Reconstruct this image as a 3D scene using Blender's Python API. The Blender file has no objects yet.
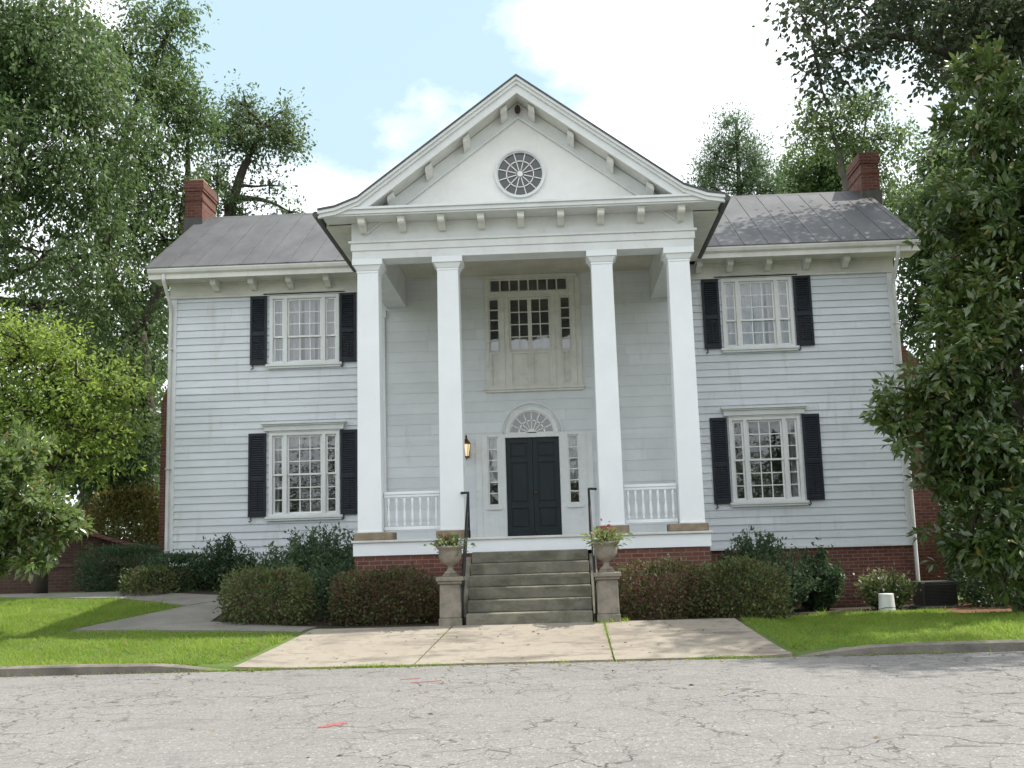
import bpy, bmesh, math, random
import numpy as np
from mathutils import Vector, Matrix

random.seed(7)
R = math.radians
scene = bpy.context.scene
col = scene.collection

# ------------------------------------------------------------------ camera, world, sun, exposure
cd = bpy.data.cameras.new('camera'); cam = bpy.data.objects.new('camera', cd); col.objects.link(cam)
cr = Vector((0.99874408, 0.04114915, -0.0285834)); cu = Vector((0.034514, -0.15150877, 0.98785317)); cf = Vector((-0.03631868, 0.98759903, 0.15273871))
cam.matrix_world = Matrix(((cr.x, cu.x, -cf.x, 0), (cr.y, cu.y, -cf.y, 0), (cr.z, cu.z, -cf.z, 1.6), (0, 0, 0, 1)))
cd.sensor_width = 36; cd.lens = 36*1110/1024; cd.clip_start = .1; cd.clip_end = 2000
scene.camera = cam

SUN_EL, SUN_AZ = 57.0, 74.0            # azimuth measured from +Y towards +X
SUN_DIR = Vector((math.cos(R(SUN_EL))*math.sin(R(SUN_AZ)), math.cos(R(SUN_EL))*math.cos(R(SUN_AZ)), math.sin(R(SUN_EL))))
sd = bpy.data.lights.new('sun', 'SUN'); sun = bpy.data.objects.new('sun', sd); col.objects.link(sun)
sd.energy = 4.3; sd.angle = R(.55); sd.color = (1.0, .95, .86)
sun.rotation_euler = SUN_DIR.to_track_quat('Z', 'Y').to_euler(); sun.location = (20, 10, 40)

w = bpy.data.worlds.new('World'); scene.world = w; w.use_nodes = True
nt = w.node_tree; nt.nodes.clear()
def nn(t, **k):
    n = nt.nodes.new(t)
    for a, b in k.items(): setattr(n, a, b)
    return n
def lk(a, b): nt.links.new(a, b)
sky = nn('ShaderNodeTexSky', sky_type='NISHITA', sun_disc=False, sun_elevation=R(SUN_EL), sun_rotation=R(SUN_AZ), dust_density=1.2, air_density=1.0, ozone_density=1.0)
tc = nn('ShaderNodeTexCoord')
def vmath(op, a, b=None):
    n = nn('ShaderNodeVectorMath', operation=op); lk(a, n.inputs[0])
    if b is not None: n.inputs[1].default_value = b
    return n
def fmath(op, a, b=None, clamp=False):
    n = nn('ShaderNodeMath', operation=op, use_clamp=clamp)
    for i, v in enumerate((a, b)):
        if v is None: continue
        if isinstance(v, (int, float)): n.inputs[i].default_value = v
        else: lk(v, n.inputs[i])
    return n.outputs[0]
nz = nn('ShaderNodeTexNoise'); nz.inputs['Scale'].default_value = 3.2; nz.inputs['Detail'].default_value = 9; nz.inputs['Roughness'].default_value = .58
mp = nn('ShaderNodeMapping'); mp.inputs['Scale'].default_value = (1, 1, 1.6); mp.inputs['Location'].default_value = (.3, .1, .2)
lk(tc.outputs['Generated'], mp.inputs[0]); lk(mp.outputs[0], nz.inputs['Vector'])
dist = vmath('DISTANCE', tc.outputs['Generated'], (-.20, .845, .495))       # a clear patch of blue among the clouds
bias = fmath('MULTIPLY', fmath('SUBTRACT', dist.outputs['Value'], .125), 1.7)
bias = fmath('MINIMUM', bias, .2)
cl = fmath('ADD', fmath('SUBTRACT', nz.outputs[0], .5), bias)
cl = fmath('MULTIPLY', cl, 7.0, True)
mixc = nn('ShaderNodeMix', data_type='RGBA')
lk(cl, mixc.inputs['Factor']); 
skys = nn('ShaderNodeMix', data_type='RGBA'); skys.inputs['Factor'].default_value = .8
lk(sky.outputs[0], skys.inputs['A']); skys.inputs['B'].default_value = (4.7, 6.3, 6.9, 1)          # thin high veil
lk(skys.outputs['Result'], mixc.inputs['A']); mixc.inputs['B'].default_value = (9.6, 10.1, 10.6, 1)
bg = nn('ShaderNodeBackground'); bg.inputs['Strength'].default_value = .1
lk(mixc.outputs['Result'], bg.inputs['Color'])
out = nn('ShaderNodeOutputWorld'); lk(bg.outputs[0], out.inputs[0])

vs = scene.view_settings
vs.view_transform = 'Standard'; vs.look = 'None'; vs.gamma = 1; vs.use_curve_mapping = False
vs.exposure = .68
scene.render.resolution_x = 1024; scene.render.resolution_y = 768
scene.cycles.max_bounces = 8; scene.cycles.transparent_max_bounces = 16

# ------------------------------------------------------------------ materials
def mat(name, color, rough=.7, var=.0, vscale=3.0, bump=0, bscale=40, spec=.3, metal=0, var_color=None, stretch=(1, 1, 1), detail=6, contrast=(.35, .65)):
    m = bpy.data.materials.new(name); m.use_nodes = True
    t = m.node_tree; b = t.nodes['Principled BSDF']
    b.inputs['Base Color'].default_value = (*color, 1); b.inputs['Roughness'].default_value = rough
    b.inputs['Specular IOR Level'].default_value = spec; b.inputs['Metallic'].default_value = metal
    tcn = t.nodes.new('ShaderNodeTexCoord'); mpn = t.nodes.new('ShaderNodeMapping'); mpn.inputs['Scale'].default_value = stretch
    t.links.new(tcn.outputs['Object'], mpn.inputs[0])
    if var or var_color:
        n = t.nodes.new('ShaderNodeTexNoise'); n.inputs['Scale'].default_value = vscale; n.inputs['Detail'].default_value = detail; n.inputs['Roughness'].default_value = .65
        t.links.new(mpn.outputs[0], n.inputs['Vector'])
        r = t.nodes.new('ShaderNodeMapRange'); r.inputs[1].default_value, r.inputs[2].default_value = contrast
        t.links.new(n.outputs[0], r.inputs[0])
        mx = t.nodes.new('ShaderNodeMix'); mx.data_type = 'RGBA'
        c2 = var_color or tuple(c*(1-var) for c in color)
        mx.inputs['A'].default_value = (*color, 1); mx.inputs['B'].default_value = (*c2, 1)
        t.links.new(r.outputs[0], mx.inputs['Factor']); t.links.new(mx.outputs['Result'], b.inputs['Base Color'])
    if bump:
        n2 = t.nodes.new('ShaderNodeTexNoise'); n2.inputs['Scale'].default_value = bscale; n2.inputs['Detail'].default_value = 8
        t.links.new(mpn.outputs[0], n2.inputs['Vector'])
        bp = t.nodes.new('ShaderNodeBump'); bp.inputs['Strength'].default_value = bump; bp.inputs['Distance'].default_value = .02
        t.links.new(n2.outputs[0], bp.inputs['Height']); t.links.new(bp.outputs[0], b.inputs['Normal'])
    return m

def mix_layer(m, fac_node_out, color):
    """lay a further colour over what feeds the base colour of m"""
    t = m.node_tree; b = t.nodes['Principled BSDF']; i = b.inputs['Base Color']
    mx = t.nodes.new('ShaderNodeMix'); mx.data_type = 'RGBA'
    if i.links: t.links.new(i.links[0].from_socket, mx.inputs['A'])
    else: mx.inputs['A'].default_value = i.default_value
    mx.inputs['B'].default_value = (*color, 1)
    t.links.new(fac_node_out, mx.inputs['Factor']); t.links.new(mx.outputs['Result'], i)

def noise_fac(m, scale, lo, hi, stretch=(1, 1, 1), detail=6, amount=1.0):
    t = m.node_tree
    tcn = t.nodes.new('ShaderNodeTexCoord'); mpn = t.nodes.new('ShaderNodeMapping'); mpn.inputs['Scale'].default_value = stretch
    t.links.new(tcn.outputs['Object'], mpn.inputs[0])
    n = t.nodes.new('ShaderNodeTexNoise'); n.inputs['Scale'].default_value = scale; n.inputs['Detail'].default_value = detail; n.inputs['Roughness'].default_value = .65
    t.links.new(mpn.outputs[0], n.inputs['Vector'])
    r = t.nodes.new('ShaderNodeMapRange'); r.inputs[1].default_value = lo; r.inputs[2].default_value = hi; r.inputs[4].default_value = amount
    t.links.new(n.outputs[0], r.inputs[0])
    return r.outputs[0]

def island_var(m, amount=.25):
    t = m.node_tree; b = t.nodes['Principled BSDF']; i = b.inputs['Base Color']
    g = t.nodes.new('ShaderNodeNewGeometry')
    hs = t.nodes.new('ShaderNodeHueSaturation')
    r = t.nodes.new('ShaderNodeMapRange'); r.inputs[3].default_value = 1-amount; r.inputs[4].default_value = 1+amount*.4
    t.links.new(g.outputs['Random Per Island'], r.inputs[0]); t.links.new(r.outputs[0], hs.inputs['Value'])
    if i.links: t.links.new(i.links[0].from_socket, hs.inputs['Color'])
    else: hs.inputs['Color'].default_value = i.default_value
    t.links.new(hs.outputs[0], i)

M = {}
M['paint'] = mat('white_paint', (.80, .80, .78), .5, .10, 1.2, .12, 30)
mix_layer(M['paint'], noise_fac(M['paint'], 5, .58, .75, (1, 1, .25), amount=.35), (.52, .50, .45))
M['column_paint'] = mat('column_paint', (.78, .805, .825), .5, .07, .9, .08, 25)
M['siding'] = mat('siding_paint', (.68, .713, .752), .6, .12, 1.4, .15, 35, stretch=(.5, 1, 2))
island_var(M['siding'], .06)
mix_layer(M['siding'], noise_fac(M['siding'], 2.2, .57, .74, (1.6, 1, .35), amount=.65), (.49, .485, .455))
mix_layer(M['siding'], noise_fac(M['siding'], 14, .68, .74, (.5, 1, 2), amount=.7), (.33, .31, .28))
M['lap_shade'] = mat('board_lap_shade', (.13, .135, .14), .9, .4, 5)  # shade line under each board lap, put into the colour of the undersides
M['flush'] = mat('porch_board_paint', (.67, .70, .722), .6, .10, 1.2, .1, 35)
island_var(M['flush'], .06)
mix_layer(M['flush'], noise_fac(M['flush'], 3, .6, .75, (1.5, 1, .4), amount=.4), (.48, .46, .40))
M['trim'] = mat('trim_paint', (.71, .73, .73), .55, .12, 2.2, .1, 30)
mix_layer(M['trim'], noise_fac(M['trim'], 6, .6, .74, amount=.4), (.46, .43, .36))
M['cream'] = mat('cream_trim', (.67, .665, .62), .6, .15, 2.5, .1, 30)
mix_layer(M['cream'], noise_fac(M['cream'], 5, .55, .72, amount=.4), (.44, .42, .35))
M['bracket'] = mat('bracket_paint', (.71, .715, .68), .6, .15, 5, .1, 30)
M['soffit'] = mat('soffit_paint', (.68, .675, .625), .7, .2, 1.6, .1, 30)
M['ceiling'] = mat('porch_ceiling_paint', (.60, .57, .48), .7, .2, 1.2, .1, 30)
M['shutter'] = mat('shutter_paint', (.016, .021, .030), .5, .4, 3, 0)
M['door'] = mat('door_paint', (.013, .023, .027), .4, .3, 4, .1, 30, spec=.3)
M['iron'] = mat('black_iron', (.02, .02, .022), .5, .4, 8, .1, 60)
M['brass'] = mat('old_brass', (.16, .10, .04), .4, .3, 12, metal=.8)
M['granite'] = mat('step_stone', (.205, .192, .152), .85, .4, 3.0, .4, 50)
mix_layer(M['granite'], noise_fac(M['granite'], 2.0, .48, .7, (1, 1, 2.5), amount=.85), (.075, .078, .05))
M['sandstone'] = mat('plinth_stone', (.30, .24, .17), .85, .35, 6, .4, 50)
M['cast'] = mat('cast_stone', (.28, .25, .205), .9, .4, 5, .5, 60)
mix_layer(M['cast'], noise_fac(M['cast'], 4, .52, .7, (1, 1, .6), amount=.7), (.13, .125, .10))
M['bucket'] = mat('white_plastic', (.74, .75, .76), .4, .1, 5)
M['metalbox'] = mat('grey_green_metal', (.085, .085, .075), .5, .3, 5)
M['gutter'] = mat('gutter_paint', (.62, .62, .59), .5, .2, 3, .05)
M['bark'] = mat('bark', (.075, .06, .048), .95, .5, 6, .9, 18, stretch=(1, 1, .3))
M['lightbark'] = mat('pale_bark', (.15, .135, .115), .95, .5, 6, .8, 18, stretch=(1, 1, .3))
M['mulch'] = mat('mulch', (.055, .040, .028), .95, .6, 14, .9, 40)
M['straw'] = mat('pine_straw', (.20, .11, .055), .95, .5, 10, .8, 45)
M['red'] = mat('red_spray_paint', (.34, .125, .12), .9, .5, 25)
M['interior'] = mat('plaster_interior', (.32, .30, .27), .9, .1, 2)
M['curtain'] = mat('sheer_curtain', (.78, .80, .82), .9, .05, 3)
M['terracotta'] = mat('chimney_cap_stone', (.48, .38, .25), .9, .3, 6, .3)

# translucent sheer curtain
t = M['curtain'].node_tree; b = t.nodes['Principled BSDF']
tr = t.nodes.new('ShaderNodeBsdfTranslucent'); tr.inputs[0].default_value = (.8, .82, .85, 1)
ms = t.nodes.new('ShaderNodeMixShader'); ms.inputs[0].default_value = .4
t.links.new(b.outputs[0], ms.inputs[1]); t.links.new(tr.outputs[0], ms.inputs[2]); t.links.new(ms.outputs[0], t.nodes['Material Output'].inputs[0])

# brick
def brick_mat(name, c1, c2, mortar, bw=.215, bh=.075):
    m = bpy.data.materials.new(name); m.use_nodes = True; t = m.node_tree; b = t.nodes['Principled BSDF']
    b.inputs['Roughness'].default_value = .9; b.inputs['Specular IOR Level'].default_value = .2
    tcn = t.nodes.new('ShaderNodeTexCoord'); sp = t.nodes.new('ShaderNodeSeparateXYZ'); t.links.new(tcn.outputs['Object'], sp.inputs[0])
    ad = t.nodes.new('ShaderNodeMath'); ad.operation = 'ADD'; t.links.new(sp.outputs[0], ad.inputs[0]); t.links.new(sp.outputs[1], ad.inputs[1])
    cb = t.nodes.new('ShaderNodeCombineXYZ'); t.links.new(ad.outputs[0], cb.inputs[0]); t.links.new(sp.outputs[2], cb.inputs[1])
    br = t.nodes.new('ShaderNodeTexBrick'); t.links.new(cb.outputs[0], br.inputs['Vector'])
    br.inputs['Color1'].default_value = (*c1, 1); br.inputs['Color2'].default_value = (*c2, 1); br.inputs['Mortar'].default_value = (*mortar, 1)
    br.inputs['Scale'].default_value = 1; br.inputs['Brick Width'].default_value = bw; br.inputs['Row Height'].default_value = bh; br.inputs['Mortar Size'].default_value = .007
    br.inputs['Mortar Smooth'].default_value = .3
    t.links.new(br.outputs['Color'], b.inputs['Base Color'])
    bp = t.nodes.new('ShaderNodeBump'); bp.invert = True; bp.inputs['Strength'].default_value = .7; bp.inputs['Distance'].default_value = .01
    t.links.new(br.outputs['Fac'], bp.inputs['Height']); t.links.new(bp.outputs[0], b.inputs['Normal'])
    mix_layer(m, noise_fac(m, 1.7, .45, .75, amount=.6), tuple(c*.45 for c in c1))
    mix_layer(m, noise_fac(m, 9, .62, .75, amount=.4), (.34, .30, .26))
    return m
M['brick'] = brick_mat('red_brick', (.19, .075, .055), (.12, .052, .042), (.24, .20, .17))
M['chimney_brick'] = brick_mat('chimney_brick', (.175, .068, .048), (.105, .045, .036), (.18, .15, .125))
M['old_brick'] = brick_mat('garden_brick', (.105, .058, .045), (.075, .042, .035), (.12, .10, .09))

# metal roofing
M['roof'] = mat('weathered_tin_roof', (.088, .09, .096), .6, .4, 1.4, .15, 12, spec=.4, stretch=(1, .45, .45))
mix_layer(M['roof'], noise_fac(M['roof'], .9, .5, .75, (1, .4, .4), amount=.6), (.12, .12, .122))
mix_layer(M['roof'], noise_fac(M['roof'], 6, .62, .8, (1.5, .3, .3), amount=.5), (.11, .095, .085))
M['seam'] = mat('roof_seam', (.105, .106, .11), .5, .4, 4)

# glass: a thin sheet that mirrors the sky at grazing angles and lets the room show
def glass(name, tint=(.82, .86, .86), refl=.15):
    m = bpy.data.materials.new(name); m.use_nodes = True; t = m.node_tree; t.nodes.clear()
    o = t.nodes.new('ShaderNodeOutputMaterial'); tr = t.nodes.new('ShaderNodeBsdfTransparent'); tr.inputs[0].default_value = (*tint, 1)
    gl = t.nodes.new('ShaderNodeBsdfGlossy'); gl.inputs['Roughness'].default_value = .02
    lw = t.nodes.new('ShaderNodeLayerWeight'); lw.inputs[0].default_value = .25
    mr = t.nodes.new('ShaderNodeMapRange'); mr.inputs[3].default_value = refl; mr.inputs[4].default_value = .9
    t.links.new(lw.outputs['Fresnel'], mr.inputs[0])
    tcn = t.nodes.new('ShaderNodeTexCoord'); nz = t.nodes.new('ShaderNodeTexNoise'); nz.inputs['Scale'].default_value = 2.5; t.links.new(tcn.outputs['Object'], nz.inputs['Vector'])
    bp = t.nodes.new('ShaderNodeBump'); bp.inputs['Strength'].default_value = .12; bp.inputs['Distance'].default_value = .06
    t.links.new(nz.outputs[0], bp.inputs['Height']); t.links.new(bp.outputs[0], gl.inputs['Normal'])
    mx = t.nodes.new('ShaderNodeMixShader'); t.links.new(mr.outputs[0], mx.inputs[0]); t.links.new(tr.outputs[0], mx.inputs[1]); t.links.new(gl.outputs[0], mx.inputs[2])
    t.links.new(mx.outputs[0], o.inputs[0]); return m
M['glass'] = glass('old_window_glass')
M['atticglass'] = glass('dusty_attic_glass', (.6, .65, .72), .09)
M['lampglass'] = bpy.data.materials.new('lantern_glass'); M['lampglass'].use_nodes = True
b = M['lampglass'].node_tree.nodes['Principled BSDF']; b.inputs['Base Color'].default_value = (.7, .6, .42, 1); b.inputs['Emission Color'].default_value = (1, .72, .4, 1); b.inputs['Emission Strength'].default_value = .5

# leaves
def leaf(name, c, c2, rough=.5, trans=.35, spec=.4, tint=None, tint_amt=.0, nscale=.35):
    m = bpy.data.materials.new(name); m.use_nodes = True; t = m.node_tree; b = t.nodes['Principled BSDF']
    b.inputs['Roughness'].default_value = rough; b.inputs['Specular IOR Level'].default_value = spec
    g = t.nodes.new('ShaderNodeNewGeometry'); mx = t.nodes.new('ShaderNodeMix'); mx.data_type = 'RGBA'
    mx.inputs['A'].default_value = (*c, 1); mx.inputs['B'].default_value = (*c2, 1)
    tcn = t.nodes.new('ShaderNodeTexCoord'); nz = t.nodes.new('ShaderNodeTexNoise'); nz.inputs['Scale'].default_value = nscale; nz.inputs['Detail'].default_value = 3
    t.links.new(tcn.outputs['Object'], nz.inputs['Vector'])
    ad = t.nodes.new('ShaderNodeMath'); ad.operation = 'MULTIPLY_ADD'; ad.inputs[1].default_value = .55
    t.links.new(g.outputs['Random Per Island'], ad.inputs[0])
    mr = t.nodes.new('ShaderNodeMapRange'); mr.inputs[1].default_value = .35; mr.inputs[2].default_value = .65; mr.inputs[3].default_value = 0; mr.inputs[4].default_value = .55
    t.links.new(nz.outputs[0], mr.inputs[0]); t.links.new(mr.outputs[0], ad.inputs[2])
    t.links.new(ad.outputs[0], mx.inputs['Factor'])
    src = mx.outputs['Result']
    if tint:
        m2 = t.nodes.new('ShaderNodeMix'); m2.data_type = 'RGBA'
        th = t.nodes.new('ShaderNodeMath'); th.operation = 'LESS_THAN'; th.inputs[1].default_value = tint_amt
        fr = t.nodes.new('ShaderNodeMath'); fr.operation = 'FRACT'; ml = t.nodes.new('ShaderNodeMath'); ml.operation = 'MULTIPLY'; ml.inputs[1].default_value = 37.7
        t.links.new(g.outputs['Random Per Island'], ml.inputs[0]); t.links.new(ml.outputs[0], fr.inputs[0]); t.links.new(fr.outputs[0], th.inputs[0])
        t.links.new(src, m2.inputs['A']); m2.inputs['B'].default_value = (*tint, 1); t.links.new(th.outputs[0], m2.inputs['Factor']); src = m2.outputs['Result']
    t.links.new(src, b.inputs['Base Color'])
    trn = t.nodes.new('ShaderNodeBsdfTranslucent')
    hs = t.nodes.new('ShaderNodeHueSaturation'); hs.inputs['Value'].default_value = 1.5; hs.inputs['Hue'].default_value = .49; t.links.new(src, hs.inputs['Color']); t.links.new(hs.outputs[0], trn.inputs[0])
    ms = t.nodes.new('ShaderNodeMixShader'); ms.inputs[0].default_value = trans
    t.links.new(b.outputs[0], ms.inputs[1]); t.links.new(trn.outputs[0], ms.inputs[2]); t.links.new(ms.outputs[0], t.nodes['Material Output'].inputs[0])
    return m
M['oak'] = leaf('oak_leaves', (.052, .098, .034), (.098, .150, .050), trans=.48)
M['darkoak'] = leaf('shaded_oak_leaves', (.046, .080, .034), (.085, .125, .046), trans=.42)
M['lime'] = leaf('yellow_green_leaves', (.125, .20, .04), (.22, .295, .06), trans=.55)
M['magnolia'] = leaf('magnolia_leaves', (.040, .082, .020), (.10, .148, .032), rough=.36, trans=.28, spec=1.0, tint=(.17, .15, .035), tint_amt=.04)
M['sunnymagnolia'] = leaf('sunlit_magnolia_leaves', (.065, .125, .032), (.145, .205, .055), rough=.3, trans=.4, spec=1.0, tint=(.25, .2, .08), tint_amt=.06)  # lit copy of the magnolia leaves, sunlight put into the lighter colour
M['bough'] = leaf('bough_leaves', (.035, .055, .028), (.07, .095, .045), trans=.35)
M['cedar'] = leaf('cedar_foliage', (.062, .115, .055), (.105, .16, .07), trans=.42)
M['airy'] = leaf('thin_elm_leaves', (.062, .105, .04), (.115, .16, .055), trans=.5)
M['farwood'] = leaf('distant_leaves', (.04, .065, .022), (.075, .10, .035))
M['hedge'] = leaf('hedge_leaves', (.060, .090, .032), (.13, .155, .05), tint=(.11, .06, .04), tint_amt=.14, nscale=1.6)
M['redhedge'] = leaf('red_hedge_leaves', (.055, .070, .028), (.115, .115, .04), tint=(.11, .055, .04), tint_amt=.26, nscale=1.6)
M['shrub'] = leaf('shrub_leaves', (.055, .10, .050), (.11, .17, .08), nscale=1.2)
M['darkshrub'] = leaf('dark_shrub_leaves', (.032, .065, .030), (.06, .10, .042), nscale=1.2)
M['golden'] = leaf('golden_shrub_leaves', (.085, .085, .02), (.14, .12, .03), nscale=1.0)
M['urnleaf'] = leaf('urn_leaves', (.10, .15, .04), (.20, .24, .10), nscale=8)
M['coleus'] = leaf('red_leaves', (.16, .04, .03), (.24, .08, .05), nscale=8)
M['petal'] = leaf('pale_blossoms', (.62, .58, .52), (.7, .66, .62), nscale=8)
M['litter'] = leaf('dry_leaves', (.13, .085, .04), (.22, .16, .08), trans=.1)
M['grass'] = leaf('grass_blades', (.135, .235, .035), (.235, .335, .06), rough=.6, trans=.5, spec=.2, tint=(.27, .25, .10), tint_amt=.10, nscale=.9)
M['turf'] = mat('turf', (.075, .135, .026), .95, .45, 2.5, .6, 60, var_color=(.10, .12, .04))

# asphalt: worn pale aggregate, block cracking
m = mat('worn_asphalt', (.205, .198, .19), .9, .0, 1, .0)
mix_layer(m, noise_fac(m, .55, .35, .65, (1, 2.2, 1), amount=.7), (.165, .158, .152))
mix_layer(m, noise_fac(m, 7, .5, .68, (1, 1.6, 1), amount=.45), (.15, .145, .14))
mix_layer(m, noise_fac(m, 38, .48, .60, (1, .7, 1), amount=.6), (.11, .106, .102))
mix_layer(m, noise_fac(m, 33, .57, .66, (1, .7, 1.3), amount=.7), (.38, .37, .355))
mix_layer(m, noise_fac(m, 2.3, .60, .72, (.3, 3, 1), amount=.6), (.12, .117, .114))
mix_layer(m, noise_fac(m, .9, .60, .68, (.5, 1, 1), amount=.5), (.105, .10, .098))
t = m.node_tree
def cracks(scale, wid, distort, seedloc, maskscale, lo, hi):
    tcn = t.nodes.new('ShaderNodeTexCoord'); n = t.nodes.new('ShaderNodeTexNoise'); n.inputs['Scale'].default_value = 3.5; n.inputs['Detail'].default_value = 6
    t.links.new(tcn.outputs['Object'], n.inputs['Vector'])
    sc = t.nodes.new('ShaderNodeVectorMath'); sc.operation = 'MULTIPLY_ADD'; sc.inputs[1].default_value = (distort,)*3
    t.links.new(n.outputs['Color'], sc.inputs[0]); t.links.new(tcn.outputs['Object'], sc.inputs[2])
    mpn = t.nodes.new('ShaderNodeMapping'); mpn.inputs['Location'].default_value = seedloc; mpn.inputs['Scale'].default_value = (1, .8, 0)
    t.links.new(sc.outputs[0], mpn.inputs[0])
    v = t.nodes.new('ShaderNodeTexVoronoi'); v.feature = 'DISTANCE_TO_EDGE'; v.inputs['Scale'].default_value = scale; t.links.new(mpn.outputs[0], v.inputs['Vector'])
    r = t.nodes.new('ShaderNodeMapRange'); r.inputs[1].default_value = wid*.4; r.inputs[2].default_value = wid; r.inputs[3].default_value = 1; r.inputs[4].default_value = 0
    t.links.new(v.outputs['Distance'], r.inputs[0])
    f = noise_fac(m, maskscale, lo, hi, (1, 1, 0))
    mu = t.nodes.new('ShaderNodeMath'); mu.operation = 'MULTIPLY'; t.links.new(r.outputs[0], mu.inputs[0]); t.links.new(f, mu.inputs[1])
    return mu.outputs[0]
c1 = cracks(.95, .0115, .6, (3.1, 1.7, 0), .45, .42, .56)
c2 = cracks(3.0, .024, .4, (7.1, 5.7, 0), .5, .42, .55)
mix_layer(m, c1, (.06, .055, .05)); mix_layer(m, c2, (.085, .08, .07))
n2 = t.nodes.new('ShaderNodeTexNoise'); n2.inputs['Scale'].default_value = 70; n2.inputs['Detail'].default_value = 4
tcn = t.nodes.new('ShaderNodeTexCoord'); t.links.new(tcn.outputs['Object'], n2.inputs['Vector'])
sb = t.nodes.new('ShaderNodeMath'); sb.operation = 'SUBTRACT'; t.links.new(n2.outputs[0], sb.inputs[0]); t.links.new(c1, sb.inputs[1])
bp = t.nodes.new('ShaderNodeBump'); bp.inputs['Strength'].default_value = .5; bp.inputs['Distance'].default_value = .012
t.links.new(sb.outputs[0], bp.inputs['Height']); t.links.new(bp.outputs[0], t.nodes['Principled BSDF'].inputs['Normal'])
M['asphalt'] = m
m = mat('driveway_concrete', (.275, .245, .20), .9, .0, 1, .35, 45)
mix_layer(m, noise_fac(m, .9, .35, .65, amount=.8), (.24, .21, .17))
mix_layer(m, noise_fac(m, 45, .55, .68, amount=.5), (.24, .22, .19))
mix_layer(m, noise_fac(m, 1.3, .51, .66, (.6, 2, 1), amount=.9), (.12, .105, .088))
mix_layer(m, noise_fac(m, 5, .52, .70, amount=.75), (.155, .138, .115))
mix_layer(m, noise_fac(m, .45, .56, .66, amount=.45), (.20, .165, .14))
M['concrete'] = m
m = mat('path_concrete', (.215, .205, .18), .9, .3, 1.5, .35, 45)
mix_layer(m, noise_fac(m, 45, .55, .68, amount=.4), (.2, .19, .17)); M['path'] = m
m = mat('kerb_concrete', (.215, .195, .165), .9, .4, 2.5, .4, 40)
mix_layer(m, noise_fac(m, 3, .5, .68, (.5, 1, 1), amount=.8), (.09, .085, .07)); M['kerb'] = m

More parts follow.
